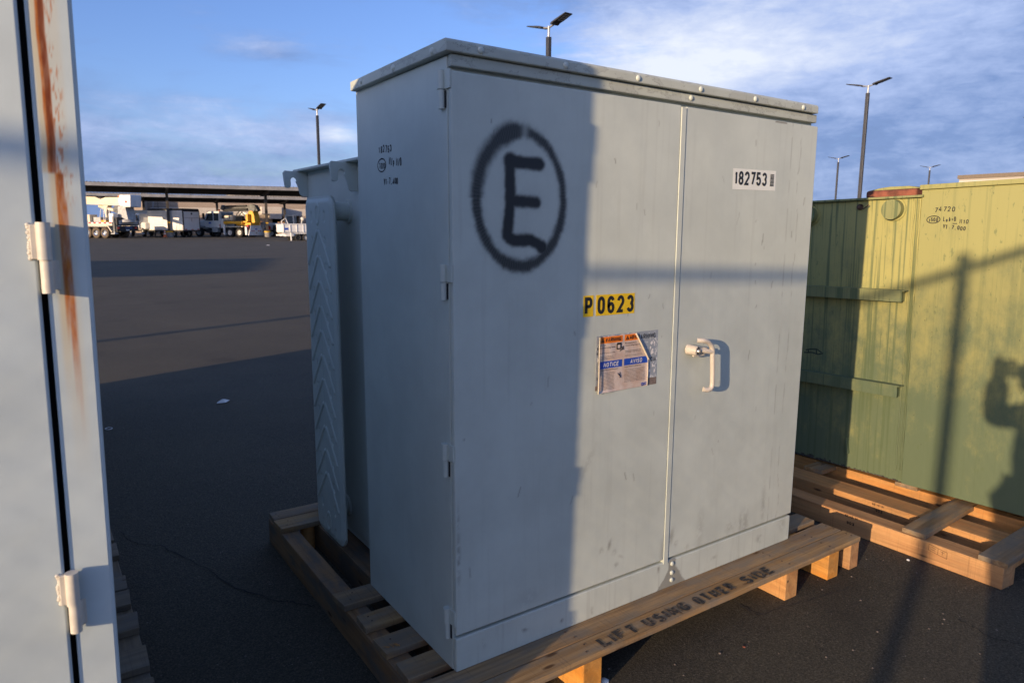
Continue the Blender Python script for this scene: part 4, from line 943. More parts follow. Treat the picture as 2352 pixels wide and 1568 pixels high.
for k, (y0, y1) in enumerate(((-.62, -.50), (-.46, -.34), (-.28, -.16), (-.10, .02), (.10, .21), (.23, .345), (.365, .488), (.554, .679), (.796, .914), (.984, 1.099), (1.113, 1.229), (1.423, 1.560), (1.592, 1.731), (1.786, 1.914))):
    plank('board', 'wood_grey', np_, (-1.66, (y0+y1)/2, -T/2), 1.828+.004*(k % 3), y1-y0, T, 0, seed=70+k)
for k, x in enumerate((-.785, -1.3, -1.9, -2.52)):
    plank('stringer', 'wood_grey', np_, (x, .65, (G-T)/2-.0003), 2.52, .075, -T-G-.0008, R(90), .003, seed=90+k)
# a second unit behind it, off frame, whose long shadow falls across the tarmac
n2 = thing('transformer', 'pale grey transformer standing behind the rust-streaked cabinet', 'transformer', (-.90, 1.98, 0))
mb = MB(); mb.box(-1.63, 0, .02, .66, 0, 1.85); mb.build('cabinet_shell', 'grey_plain', n2, .003)
mb = MB(); mb.box(-1.65, .015, .0, .68, 1.8505, 1.89); mb.build('lid', 'grey_plain', n2, .003)
mb = MB(); mb.box(-.815, -.02, .0, .0195, .1, 1.70); mb.build('door', 'grey_plain', n2, .003)
mb = MB(); mb.box(-1.61, -.825, .0, .0195, .1, 1.70); mb.build('door', 'grey_plain', n2, .003)
mb = MB(); mb.box(-1.63, -.0, .661, 3.05, .0, 1.83); mb.build('tank', 'grey_plain', n2, .003)
p2 = thing('wooden_pallet', 'weathered pallet under the unit behind the rust-streaked cabinet', 'pallet')
for k in range(8): plank('board', 'wood_grey', p2, (-1.70, 2.05+k*.42, -T/2-.0005), 1.75, .11, T-.001, 0, seed=120+k)
for k, x in enumerate((-.88, -1.7, -2.5)): plank('stringer', 'wood_grey', p2, (x, 3.55, (G-T)/2-.0008), 3.2, .075, -T-G-.0018, R(90), seed=130+k)

# ------------------------------------------------------------------ chain-link fence behind the photographer (its rail and post cast the shadows)
fa = R(96.0); fu = Vector((math.sin(fa), math.cos(fa), 0)); F0 = Vector((-3.83, -2.39, 0))
fn = thing('chain_link_fence', 'galvanised chain-link fence with round top rail behind the photographer', 'fence', (F0.x, F0.y, G), (0, 0, math.atan2(fu.y, fu.x)))
HT = 2.30-G
for x in (-9.15, -6.1, -3.05, 0, 3.05, 6.1):
    mb = MB(); mb.cyl((x, 0, 0), (x, 0, HT+.03), .030, n=16); mb.dome((x, 0, HT+.03), UZ, .033, .03); mb.build('post', 'galv', fn)
mb = MB(); mb.cyl((-9.15, 0, HT-.02), (6.1, 0, HT-.02), .021, n=14); mb.build('top_rail', 'galv', fn)
mb = MB(); pit = .075; x = -9.1-HT
while x < 6.1:
    for s in (1, -1):
        a, bq = (x, x+HT) if s == 1 else (x+HT, x)
        P0, P1 = Vector((a, -.024*s*.12+.03, .03)), Vector((bq, -.024*s*.12+.03, HT-.05))
        def clipx(P, Q, X): t = (X-P.x)/(Q.x-P.x); return P+(Q-P)*t
        lo_, hi_ = -9.1, 6.05; A, B_ = (P0, P1) if P0.x < P1.x else (P1, P0)
        if B_.x <= lo_ or A.x >= hi_: continue
        if A.x < lo_: A = clipx(A, B_, lo_)
        if B_.x > hi_: B_ = clipx(A, B_, hi_)
        if (B_-A).length > .02: mb.cyl(A, B_, .0019, n=4)
    x += pit
o = mb.build('wire_mesh', 'galv', fn); o['kind'] = 'stuff'

# ------------------------------------------------------------------ photographer (only the shadow is in view)
Nh = Vector((math.cos(R(SUN_AZ)), -math.sin(R(SUN_AZ)), 0)); Lh = Vector((math.sin(R(SUN_AZ)), math.cos(R(SUN_AZ)), 0))
def pp(c, s, h): return CAM + Nh*c + Lh*s + Vector((0, 0, h-s*math.tan(R(SUN_EL))))     # h = height of its shadow line at the lens
def skin(name, verts, edges, radii, mat, parent, root=0, sub=2):
    me = bpy.data.meshes.new(name); me.from_pydata([tuple(v) for v in verts], edges, []); me.update()
    o = link(name, me, mat, parent); m = o.modifiers.new('skin', 'SKIN'); m.use_smooth_shade = True
    for i, r in enumerate(radii):
        me.skin_vertices[0].data[i].radius = (r, r) if not isinstance(r, tuple) else r
        me.skin_vertices[0].data[i].use_root = (i == root)
    ss = o.modifiers.new('sub', 'SUBSURF'); ss.levels = sub; ss.render_levels = sub; return o
skinm = plain('skin', (.42, .24, .16), .55, var=.06, scale=30); shirt = plain('grey_shirt', (.17, .18, .2), .9, var=.1, scale=40); jeans = plain('dark_jeans', (.035, .045, .07), .9, var=.15, scale=60)
per = thing('person', 'person in a grey shirt and dark jeans raising a camera', 'person', (0, 0, 0))
gnd = G+.0
pel = pp(.135, -.34, -.60); pel.z = gnd+.86
hipL = pel+Nh*-.10; hipR = pel+Nh*.10
def gp_(c, s, z): v = CAM+Nh*c+Lh*s; v.z = z; return v
kL, kR = gp_(.075, -.27, gnd+.48), gp_(.31, -.28, gnd+.47); aL, aR = gp_(.045, -.28, gnd+.09), gp_(.31, -.33, gnd+.09)
ch = gp_(.150, -.30, gnd+1.18); nb = gp_(.165, -.24, gnd+1.36); shL = pp(.07, -.22, -.165); shR = gp_(.35, -.30, gnd+1.32)
hdp = gp_(.155, -.17, gnd+1.50); hdt = gp_(.155, -.17, gnd+1.62)
elL = pp(-.082, -.12, -.226); elR = gp_(.38, -.13, gnd+1.06); wrL = pp(-.074, -.115, -.045); wrR = gp_(.17, -.06, gnd+1.40)
tL, tR = aL+fw*0+Vector((.08, .10, -.05)), aR+Vector((.08, .10, -.05))
vs = [pel, hipL, kL, aL, tL, hipR, kR, aR, tR, ch, nb, hdp, hdt, shL, elL, wrL, shR, elR, wrR]
ed = [(0, 1), (1, 2), (2, 3), (3, 4), (0, 5), (5, 6), (6, 7), (7, 8), (0, 9), (9, 10), (10, 11), (11, 12), (9, 13), (13, 14), (14, 15), (9, 16), (16, 17), (17, 18)]
rr_ = [.13, .10, .065, .042, .03, .10, .065, .042, .03, .145, .060, .085, .075, .068, .048, .036, .068, .048, .032]
skin('body', vs, ed, rr_, skinm, per)
def sleeve(name, ids, rad, mat): return skin(name, [vs[i] for i in ids], [(i, i+1) for i in range(len(ids)-1)], rad, mat, per)
skin('shirt', [pel+Vector((0, 0, .02)), ch, shL, elL, wrL+Vector((0, 0, .03)), shR, elR, wrR, nb-Vector((0, 0, .05))], [(0, 1), (1, 2), (2, 3), (3, 4), (1, 5), (5, 6), (6, 7), (1, 8)], [.155, .165, .074, .062, .050, .085, .058, .040, .08], shirt, per)
skin('trousers', [pel, hipL, kL, aL+Vector((0, 0, .03)), hipR, kR, aR+Vector((0, 0, .03))], [(0, 1), (1, 2), (2, 3), (0, 4), (4, 5), (5, 6)], [.15, .115, .08, .062, .115, .08, .062], jeans, per)
skin('hair', [hdp+Lh*-.03+Vector((0, 0, .05)), hdt+Vector((0, 0, .012))], [(0, 1)], [.088, .082], plain('dark_hair', (.03, .02, .015), .8, var=.2), per)
# left hand cupped under the lens barrel: palm and five fingers
pm = wrL+Vector((0, 0, .055))-Nh*.008; hv = [wrL-Vector((0, 0, .03)), pm]; he = [(0, 1)]; hr = [.042, .046]
for i in range(4):
    b0 = pm+Nh*.03+Lh*.008+Vector((0, 0, -.020+.022*i)); i0 = len(hv); hv += [b0, b0+Nh*.030+Lh*.010, b0+Nh*(.052-.005*abs(i-1))]; he += [(1, i0), (i0, i0+1), (i0+1, i0+2)]; hr += [.0105, .0098, .0088]
i0 = len(hv); hv += [pm+Vector((0, 0, .038))-Nh*.008, pm+Vector((0, 0, .072))+Nh*.008]; he += [(1, i0), (i0, i0+1)]; hr += [.016, .012]
skin('hand', hv, he, hr, skinm, per)
pm2 = wrR+Vector((0, 0, .06)); hv = [wrR, pm2]; he = [(0, 1)]; hr = [.026, .034]
for i in range(4):
    b0 = pm2-Nh*.01+Vector((0, 0, .02-.018*i)); i0 = len(hv); hv += [b0-Nh*.03, b0-Nh*.05-Lh*.015]; he += [(1, i0), (i0, i0+1)]; hr += [.010, .009]
i0 = len(hv); hv += [pm2-Lh*.03, pm2-Lh*.045-Nh*.03]; he += [(1, i0), (i0, i0+1)]; hr += [.012, .009]
skin('hand', hv, he, hr, skinm, per)
cm = thing('camera_body', 'black camera held up to the eye of the photographer', 'camera', tuple(CAM-fw*.03), (0, 0, math.atan2(fw.y, fw.x)))
blk = plain('camera_black', (.012, .012, .013), .5)
mb = MB(); mb.box(-.115, -.065, -.070, .070, -.055, .045); mb.prism([(-.03, .045), (.03, .045), (.02, .078), (-.02, .078)], 'x', -.112, -.062); mb.build('housing', blk, cm, .006)
mb = MB(); mb.cyl((-.066, 0, .01), (-.012, 0, .01), .044, .046, 24); mb.build('lens', blk, cm)

# ------------------------------------------------------------------ far side of the yard
O = Vector((11.3, 78, 0)); AZ = R(97); U = Vector((math.sin(AZ), math.cos(AZ), 0)); Vv = Vector((-U.y, U.x, 0)); RZ = math.atan2(U.y, U.x)
def yard(t, v, z=None):
    p = O+U*t+Vv*v; p.z = gz(p.y) if z is None else z; return p
# carports: local x along the row, y away, z up from the ground
def carport(name, label, loc, x0, x1, cols, H, depth, tilt, fasc, group):
    cp = thing(name, label, 'carport', loc, (0, 0, RZ), group)
    n = int((x1-x0)/.32); prof = []
    for i in range(n):
        a = x0+(x1-x0)*i/n; s = (x1-x0)/n; prof += [(a, 0), (a+s*.35, 0), (a+s*.45, .05), (a+s*.9, .05)]
    prof.append((x1, 0)); y0, y1 = -depth/2, depth/2; z0, z1 = H-tilt/2, H+tilt/2
    mb = MB(); V = [(a, y0, z0+h+.03) for a, h in prof]+[(a, y1, z1+h+.03) for a, h in prof]; m = len(prof)
    mb.add(V, [(i, i+1, m+i+1, m+i) for i in range(m-1)]); mb.add([(a, b_, c-.02) for a, b_, c in V], [(i, m+i, m+i+1, i+1) for i in range(m-1)]); mb.build('roof_sheet', 'roof_metal', cp)
    mb = MB(); mb.box(x0, x1, y0-.04, y0-.005, z0-fasc, z0+.025); mb.build('fascia', 'roof_metal', cp)
    mb = MB(); mb.box(x0, x1, y1+.005, y1+.04, z1-fasc, z1+.025); mb.build('fascia', 'roof_metal', cp)
    for k, f in enumerate((.03, .25, .5, .75, .97)):
        yb = y0+(y1-y0)*f; zb = z0+(z1-z0)*f; mb = MB(); mb.box(x0, x1, yb-.05, yb+.05, zb-.22, zb-.005); mb.build('purlin', 'steel_brown', cp)
    for x in cols:
        mb = MB(); mb.box(x-.13, x+.13, -.13, .13, .62, H-.55); mb.build('column', 'steel_brown', cp, .01)
        zc0, zc1 = z0-.225, z1-.225
        mb = MB(); mb.prism([(y0+.12, zc0-.14), (-.2, H-.23-.42), (.2, H-.23-.42), (y1-.12, zc1-.14), (y1-.12, zc1-.0), (y0+.12, zc0)], 'x', x-.10, x+.10); mb.build('cantilever_beam', 'steel_brown', cp)
        mb = MB(); mb.cyl((x, 0, 0), (x, 0, .62), .38, n=20); bs = mb.build('concrete_base', 'concrete', cp)
        mb = MB(); mb.cyl((x, 0, .48), (x, 0, .63), .385, n=20); mb.build('yellow_band', 'band_yellow', bs)
        mb = MB(); mb.box(x-.135, x+.135, -.135, .135, 1.42, 1.56); mb.build('yellow_band', 'band_yellow', cp)
    return cp
carport('carport', 'nearer long carport roof on dark columns with trucks parked under it', tuple(yard(0, 0)), -22, 46, (-19.1, -9.55, 0, 9.55, 19.1, 28.6, 38.2), 4.95, 6.4, -.34, .30, 'long carports across the yard')
carport('carport', 'farther long carport roof seen beneath the nearer roof against the block building', tuple(yard(2, 17)), -24, 46, (-20.6, -12.4, -4.1, 4.15, 12.4, 20.7, 29), 4.55, 6.4, -.34, .30, 'long carports across the yard')
carport('carport', 'carport standing off to the side whose roof shades a strip of tarmac', (-32, 17.0, gz(17)), -14, 11.5, (-11, -2, 7), 4.75, 7.5, .4, .30, 'long carports across the yard')

# block building behind
bl = thing('block_building', 'long block building with brown, tan and pale bands behind the carports', 'building', tuple(yard(0, 26, gz(100))), (0, 0, RZ))
for x0, x1, y0, y1, z0, z1, mat in ((-1.9, 46, 0, 14, 3.55, 4.62, 'cmu_tan'), (-1.9, 46, -.03, 14.0, 4.625, 5.0, 'cmu_brown'), (-1.9, 46, .02, 14, 2.55, 3.545, 'cmu_light'), (-1.9, 12.5, .05, 14, 0, 2.545, 'cmu_tan')):
    mb = MB(); mb.box(x0, x1, y0, y1, z0, z1); mb.build('wall', mat, bl)
for x0, x1 in ((12.55, 14.2), (18.0, 19.4), (23, 24.2), (28, 29), (33, 46)):
    mb = MB(); mb.box(x0, x1, .05, 14, 0, 2.545); mb.build('wall', 'cmu_tan', bl)
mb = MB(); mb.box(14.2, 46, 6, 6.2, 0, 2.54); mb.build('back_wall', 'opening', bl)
mb = MB(); mb.box(13.7, 15.3, -1.5, .0, 2.1, 3.75); mb.box(12.6, 13.69, -1.5, .0, 2.75, 3.75); mb.build('wall_projection', 'cmu_light', bl)
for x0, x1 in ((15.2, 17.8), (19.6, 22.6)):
    mb = MB(); mb.box(x0, x1, 2.2, 2.3, 0, 2.3); mb.build('doorway_shade', 'opening', bl)  # dark sheet stands for the shade inside the door opening
wg = thing('block_building', 'tan corner block with dark window beside the bucket truck', 'building', tuple(yard(-4.6, 25, gz(100))), (0, 0, RZ+R(-24)))
for z0, z1, mat in ((0, 3.9, 'cmu_tan'), (3.905, 4.55, 'cmu_tan'), (4.555, 4.95, 'cmu_brown')):
    mb = MB(); mb.box(0, 2.6, 0-.02*(z0 > 4), 8, z0, z1); mb.build('wall', mat, wg)
mb = MB(); mb.box(.75, 1.7, -.06, .02, .6, 2.9); f = mb.build('window', 'truck_grey', wg)
mb = MB(); mb.box(.82, 1.63, -.09, -.065, .68, 2.82); mb.build('pane', 'glass', f)
for xx in (.1, .45):
    mb = MB(); mb.box(xx, xx+.22, -.7, -.3, 0, 1.7); mb.build('pillar', 'cmu_light', wg)
for dx, v, x1, z1, mat, lab in ((13, 60, 12, 8.1, 'cmu_light', 'pale upper roof volume rising behind the block building'), (27.2, 60, 22, 8.9, 'cmu_light', 'farther pale building with sloped parapet beyond the carport roofs')):
    ub = thing('far_building', lab, 'building', tuple(yard(dx, v, gz(130))), (0, 0, RZ))
    mb = MB(); mb.prism([(0, 0), (x1, 0), (x1, z1-.4), (x1-.5, z1), (3.2, z1), (0, z1-.9)], 'y', 0, 14); mb.build('wall', mat, ub)
    mb = MB(); mb.box(3, x1-.4, -.3, .02, z1+.003, z1+.25); mb.build('parapet', 'cmu_tan', ub)
# distribution building far on the right, seen over the green transformer
rb = thing('warehouse', 'warehouse with brown fascia seen over the green transformer', 'building', (71, 30, gz(30)))
mb = MB(); mb.box(0, 60, -60, 0, 0, 5.90); mb.build('wall', 'cmu_light', rb)
mb = MB(); mb.box(-.12, 60.2, -60.2, .12, 5.905, 6.24); mb.build('fascia', plain('brown_fascia', (.17, .135, .10), .8), rb)
# roof ladder cage on the block building
lc = thing('roof_ladder', 'caged steel ladder against the block building wall', 'ladder', tuple(yard(-1.6, 25.4, gz(100))), (0, 0, RZ))
for x in (0, 1.2, 2.4):
    mb = MB(); mb.box(x, x+.06, 0, .06, 0, 4.4); mb.build('upright', 'steel_brown', lc)
mb = MB(); mb.prism([(.2, 0), (.3, 0), (.75, 4.2), (.65, 4.2)], 'y', -.1, -.04); mb.build('rail', 'galv', lc)
for k in range(8):
    mb = MB(); mb.box(0, 2.46, .01, .05, .6+k*.48, .64+k*.48); mb.build('rung', 'steel_brown', lc)
for t, v, h, r, lab in ((-1.2, 30, 5.9, .05, 'thin whip aerial on the block building roof'), (4.0, 30, 6.1, .07, 'short mast on the block building roof'), (11.2, 30, 6.1, .10, 'brown vent mast on the roof between the carports')):
    p = yard(t, v, gz(100)); mb = MB(); mb.cyl((0, 0, 0), (0, 0, h), r, r*.7, 8); mb.cyl((0, 0, h), (0, 0, h+.12), r*1.6, r*.5, 8); tag(mb.build('roof_mast', 'steel_brown', None, loc=tuple(p)), lab, 'mast')
mb = MB(); mb.box(0, .7, 0, .5, 5.15, 5.45); mb.cyl((.1, .2, 4.98), (.1, .2, 5.2), .04, n=6); mb.cyl((.6, .2, 4.98), (.6, .2, 5.2), .04, n=6)
tag(mb.build('roof_unit', 'truck_grey', None, loc=tuple(yard(-2.2, 30, gz(100)))), 'small grey equipment box standing on the roof', 'roof unit')
# palms
def palm(t, v, h, rad, label, seed):
    q = random.Random(seed); pt = thing('palm_tree', label, 'tree', tuple(yard(t, v)), (0, 0, q.uniform(0, 6)), 'palms beyond the yard')
    mb = MB(); mb.tube([(0, 0, 0), (.05, 0, h*.4), (.1, .05, h)], .16, 8); mb.build('trunk', 'bark', pt)
    mb = MB()
    for i in range(46):
        a = q.uniform(0, 6.28); e0 = q.uniform(-.35, 1.2); L = rad*q.uniform(.8, 1.15); P = []
        for k in range(6):
            s = k/5; P.append(Vector((.1+math.cos(a)*L*s*math.cos(e0*(1-.5*s)), .05+math.sin(a)*L*s*math.cos(e0*(1-.5*s)), h+math.sin(e0)*L*s*.8-.55*L*s*s)))
        sd_ = Vector((-math.sin(a), math.cos(a), 0))
        for k in range(5):
            for sg in (-1, 1):
                for j in range(3):
                    b0 = P[k].lerp(P[k+1], j/3); b1 = P[k].lerp(P[k+1], (j+.5)/3); tip = b0+sd_*sg*(.10+.18*rad*math.sin(math.pi*(k+.5)/5.3))+Vector((0, 0, -.07))+(P[k+1]-P[k])*.6
                    mb.add([b0, b1, tip], [(0, 1, 2)])
    mb.build('crown', 'leaf', pt)
palm(-6.3, 48, 1.2, 1.6, 'low green palm seen through the gap under the bucket truck boom', 1)
palm(21.5, 64, 7.5, 1.5, 'palm crown peeping over the roof, the one left of its twin', 2); palm(23.3, 64, 7.4, 1.4, 'palm crown peeping over the roof, the one right of its twin', 3)

# --- vehicles (local: x ahead, y to the left, z up; the rear-left corner sits at the origin)
HD = (-.70*U+.714*Vv); HZ = math.atan2(HD.y, HD.x)
def wheel(par, x, y, r, wd, rim='rim_white', tyre='rubber', side=1):
    mb = MB(); s = side
    prof = [(r*.55, 0), (r*.90, 0), (r, .04), (r, wd-.04), (r*.9, wd), (r*.55, wd)]; n = 26; V = []
    for rr, d in prof: V += [(x+rr*math.cos(6.2832*k/n), y-s*d, r+rr*math.sin(6.2832*k/n)) for k in range(n)]
    mb.add(V, [(j*n+k, j*n+(k+1) % n, (j+1)*n+(k+1) % n, (j+1)*n+k) for j in range(len(prof)-1) for k in range(n)], True); wh = mb.build('wheel', tyre, par)
    mb = MB(); a, c = y-s*.02, y-s*.10; mb.cyl((x, c, r), (x, c-s*.01, r), r*.57, n=22)
    V = []
    for rr, d in ((r*.56, .005), (r*.50, .02), (r*.44, .10)): V += [(x+rr*math.cos(6.2832*k/22), y-s*d, r+rr*math.sin(6.2832*k/22)) for k in range(22)]
    mb.add(V, [(j*22+k, j*22+(k+1) % 22, (j+1)*22+(k+1) % 22, (j+1)*22+k) for j in range(2) for k in range(22)], True)
    mb.cyl((x, c, r), (x, y+s*.015, r), r*.20, r*.15, 12)
    for k in range(8): mb.cyl((x+r*.33*math.cos(k*.785), c, r+r*.33*math.sin(k*.785)), (x+r*.33*math.cos(k*.785), c+s*.03, r+r*.33*math.sin(k*.785)), r*.04, n=6)
    mb.build('rim', rim, wh); return wh
def P_(par, name, mat, *boxes, bevel=.02):
    mb = MB()
    for bx in boxes: mb.box(*bx)
    return mb.build(name, mat, par, bevel)

# bucket truck at the left
ct = thing('bucket_truck', 'cream bucket truck with three rear wheels and a striped deck edge', 'truck', tuple(yard(-4.55, -5.0)), (0, 0, HZ))
for x in (1.5, 2.55, 3.6):
    wheel(ct, x, .0, .50, .42, 'chrome', 'rubber_dusty'); wheel(ct, x, -2.4, .50, .42, 'chrome', 'rubber_dusty', -1)
wheel(ct, 8.6, 0, .50, .36, 'chrome', 'rubber_dusty'); wheel(ct, 8.6, -2.4, .50, .36, 'chrome', 'rubber_dusty', -1)
P_(ct, 'chassis', 'chassis', (.3, 9.4, -1.7, -.7, .55, 1.0), (.9, 4.2, -2.35, -.45, .62, .98))
P_(ct, 'deck', 'cream', (.5, 7.4, -2.45, .0, 1.16, 1.34))
P_(ct, 'fender', 'cream', (.95, 4.3, -.42, .04, 1.07, 1.14), (1.25, 2.0, -.40, .02, 1.141, 1.158))
mb = MB(); mb.prism([(.95, 1.07), (.55, .60), (.63, .55), (1.05, 1.05)], 'y', -.40, .02); mb.build('mud_flap', 'cream', ct)
for k in range(22):
    x = .55+k*.31; P_(ct, 'marker_strip', 'red' if k % 2 == 0 else 'white_paint', (x, x+.305, .003, .018, 1.36, 1.46), bevel=0)
P_(ct, 'deck_edge', 'truck_grey', (.5, 7.4, -.05, .0, 1.345, 1.47), bevel=0)
P_(ct, 'toolbox', 'cream', (3.2, 4.5, -.9, -.05, 1.48, 2.18))
P_(ct, 'toolbox', 'truck_grey', (2.2, 3.1, -1.2, -.35, 1.48, 1.95), bevel=.03)
mb = MB(); mb.prism([(-.5, 3.70), (.2, 3.78), (2.0, 3.80), (2.6, 3.62), (3.2, 3.84), (9.0, 4.12), (9.0, 3.32), (-.2, 2.98)], 'y', -1.65, -.85); mb.build('boom', 'cream', ct, .03)
mb = MB(); mb.cyl((.4, -1.25, 2.35), (3.2, -1.25, 3.0), .16, n=14); mb.cyl((.0, -1.25, 2.25), (.6, -1.25, 2.40), .10, n=12); mb.build('boom_cylinder', 'cream', ct)
mb = MB(); mb.prism([(1.9, 3.05), (2.5, 3.05), (2.45, 2.7), (2.25, 1.5), (2.1, 1.5), (2.15, 2.7)], 'y', -1.5, -1.0); mb.build('boom_rest', 'cream', ct, .02)
mb = MB(); mb.cyl((-.0, -1.25, 1.48), (-.0, -1.25, 1.72), .75, n=24); mb.build('turntable', 'truck_grey', ct, .02)
mb = MB(); mb.prism([(.60, 1.72), (-.65, 1.72), (-.42, 2.95), (.45, 2.95)], 'y', -1.75, -.75); mb.build('pedestal', 'truck_grey', ct, .03)
mb = MB(); mb.prism([(-1.25, 2.85), (-.35, 2.85), (-.25, 3.98), (-1.35, 3.98)], 'y', -1.85, -.55); bk = mb.build('bucket', 'white_paint', ct, .08, 3)
mb = MB(); mb.cyl((-.8, -.545, 3.35), (-.8, -.538, 3.35), .11, n=16); mb.build('emblem', 'red', bk)
mb = MB(); mb.prism([(-.35, 2.95), (.15, 2.95), (.35, 3.5), (.1, 4.0), (-.3, 4.0)], 'y', -1.5, -.7); mb.build('knuckle', 'white_paint', ct, .05)
mb = MB(); mb.cyl((.35, -.9, 3.74), (.35, -.9, 3.95), .10, .09, 12); mb.cyl((.15, -.75, 3.75), (.15, -.75, 3.84), .07, n=10); mb.build('beacon', 'orange', ct)
mb = MB(); mb.cyl((.75, -.8, 2.66), (.75, -1.6, 2.66), .34, n=20); mb.build('hose_reel', 'derrick_grey', ct)
mb = MB(); mb.box(.3, .85, -.55, -.02, 1.48, 2.28); mb.build('control_box', 'white_paint', ct, .02)
for x in (1.05, 1.75):
    mb = MB(); mb.tube([(x+.35, -.1, 1.48), (x+.05, -.1, 2.65), (x-.08, -.1, 2.78), (x-.24, -.1, 2.65), (x-.24, -.1, 1.48)], .028, 8); mb.build('hand_rail', 'white_paint', ct)
P_(ct, 'wheel_chock', 'yellow', (1.3, 1.9, -.5, -.1, 1.48, 1.66))
P_(ct, 'tailgate', 'chassis', (-.05, .12, -2.55, -.05, 1.20, 1.92), bevel=.02)
P_(ct, 'tail_shelf', 'truck_grey', (-.10, -.055, -2.42, -.25, 1.28, 1.66), bevel=.01)
lettering('sign', 'CAT', plain('sign_yellow', (.5, .38, .05), .6), ct, (-.103, -1.50, 1.36), (0, -1, 0), UZ, MX, .22, .15, .05, .045)
P_(ct, 'bumper', 'chassis', (-.02, .30, -2.5, -.05, .66, 1.12), bevel=.02)
P_(ct, 'tail_light', 'red', (-.05, -.022, -2.28, -2.05, .86, 1.06), bevel=.01); P_(ct, 'tail_light', 'red', (-.05, -.022, -.30, -.12, .86, 1.06), bevel=.01)
P_(ct, 'tail_light', plain('blue_plastic', (.02, .07, .22), .3), (-.045, -.022, -1.75, -1.0, .88, 1.06), bevel=.01)
P_(ct, 'license_plate', 'white_paint', (-.05, -.022, -1.42, -1.02, .70, .82), bevel=0)
P_(ct, 'side_post', 'derrick_grey', (.15, .35, -.02, .06, .5, 2.0), bevel=.01)
P_(ct, 'outrigger', 'truck_grey', (-.1, .35, -.05, .35, .38, .48), (-.1, .35, -3.1, -2.4, .38, .48), (.05, .2, .05, .18, .48, .6), bevel=.01)
P_(ct, 'cab', 'cream', (7.5, 9.6, -2.35, -.05, .95, 2.75), bevel=.12); P_(ct, 'engine_hood', 'cream', (9.55, 10.9, -2.1, -.3, .85, 1.75), bevel=.15)
P_(ct, 'cab_window', 'glass', (8.2, 9.2, -.052, -.04, 1.85, 2.5), bevel=.0)

# white truck behind the trailer
wt = thing('utility_truck', 'white truck half hidden behind the enclosed trailer', 'truck', tuple(yard(-1.5, 3.2)), (0, 0, HZ+R(150)))
P_(wt, 'cab', 'white_paint', (-1.9, -.3, -1.1, 1.1, .85, 2.45), bevel=.15); P_(wt, 'engine_hood', 'white_paint', (-.32, 1.05, -1.0, 1.0, .75, 1.5), bevel=.15)
P_(wt, 'cab_window', 'glass', (-1.2, -.42, -1.112, -1.09, 1.55, 2.2), bevel=0); P_(wt, 'cargo_box', 'cream', (-5.2, -2.0, -1.2, 1.2, 1.0, 2.75), bevel=.03)
wheel(wt, .35, -1.05, .46, .3, side=-1); wheel(wt, .35, 1.05, .46, .3); wheel(wt, -4, -1.1, .46, .3, side=-1); wheel(wt, -4, 1.1, .46, .3)
mb = MB(); mb.tube([(-.3, -1.12, 1.3), (-.2, -1.35, 1.8), (-.25, -1.35, 2.25)], .025, 6); mb.box(-.32, -.18, -1.42, -1.28, 1.75, 2.2); mb.build('wing_mirror', 'chassis', wt)

# enclosed trailer
et = thing('enclosed_trailer', 'white enclosed cargo trailer with hinged rear ramp door', 'trailer', tuple(yard(1.3, -1)), (0, 0, HZ))
mb = MB(); mb.box(.06, 4.5, -2.3, 0, .72, 2.70); mb.build('cargo_box', 'white_paint', et, .02)
mb = MB(); mb.prism([(-2.32, 2.70), (.02, 2.70), (.0, 2.82), (-.12, 2.90), (-2.18, 2.90), (-2.30, 2.82)], 'x', .02, 4.53); mb.build('roof', 'chassis', et, .02)
P_(et, 'rear_frame', 'chassis', (-.02, .055, -.10, .02, .70, 2.70), (-.02, .055, -2.32, -2.24, .70, 2.70), (-.02, .055, -2.24, -.10, 2.60, 2.70), bevel=.01)
P_(et, 'ramp_door', 'white_paint', (.0, .055, -2.235, -.105, .74, 1.95), bevel=.01); P_(et, 'rear_door', 'white_paint', (.0, .055, -2.235, -.105, 1.965, 2.595), bevel=.01)
P_(et, 'door_bar', 'steel', (-.035, -.002, -2.2, -.14, 1.935, 1.985), (-.035, -.002, -1.2, -1.14, 1.6, 1.93), bevel=.005)
mb = MB(); mb.cyl((-.004, -1.2, 2.38), (-.02, -1.2, 2.38), .10, n=16); mb.build('vent', 'chassis', et)
P_(et, 'tail_light', 'red', (-.02, -.003, -.45, -.2, .76, .84), (-.02, -.003, -2.15, -1.9, .76, .84), (-.02, -.003, -1.35, -1.05, .76, .82), bevel=0)
P_(et, 'frame_rail', 'chassis', (-.03, 6.0, -2.3, -.02, .58, .715), bevel=.01)
for x in (1.35, 2.1):
    wheel(et, x, .02, .36, .24); wheel(et, x, -2.32, .36, .24, side=-1)
P_(et, 'coupling', 'chassis', (4.6, 6.4, -1.25, -1.1, .5, .62), bevel=.01); P_(et, 'jack_leg', 'chassis', (3.9, 4.0, -.3, -.2, .0, .6), bevel=.01)
# traffic cone
tcn = thing('traffic_cone', 'orange traffic cone with white collars by the carport column base', 'cone', tuple(yard(-.45, -.6)))
P_(tcn, 'base', 'orange', (-.2, .2, -.2, .2, 0, .04), bevel=.01)
for z0, z1, m_ in ((.04, .3, 'orange'), (.3, .42, 'white_paint'), (.42, .5, 'orange'), (.5, .6, 'white_paint'), (.6, .72, 'orange')):
    mb = MB(); mb.cyl((0, 0, z0), (0, 0, z1), .15-.16*z0, .15-.16*z1, 14); mb.build('collar' if 'white' in m_ else 'cone_body', m_, tcn)

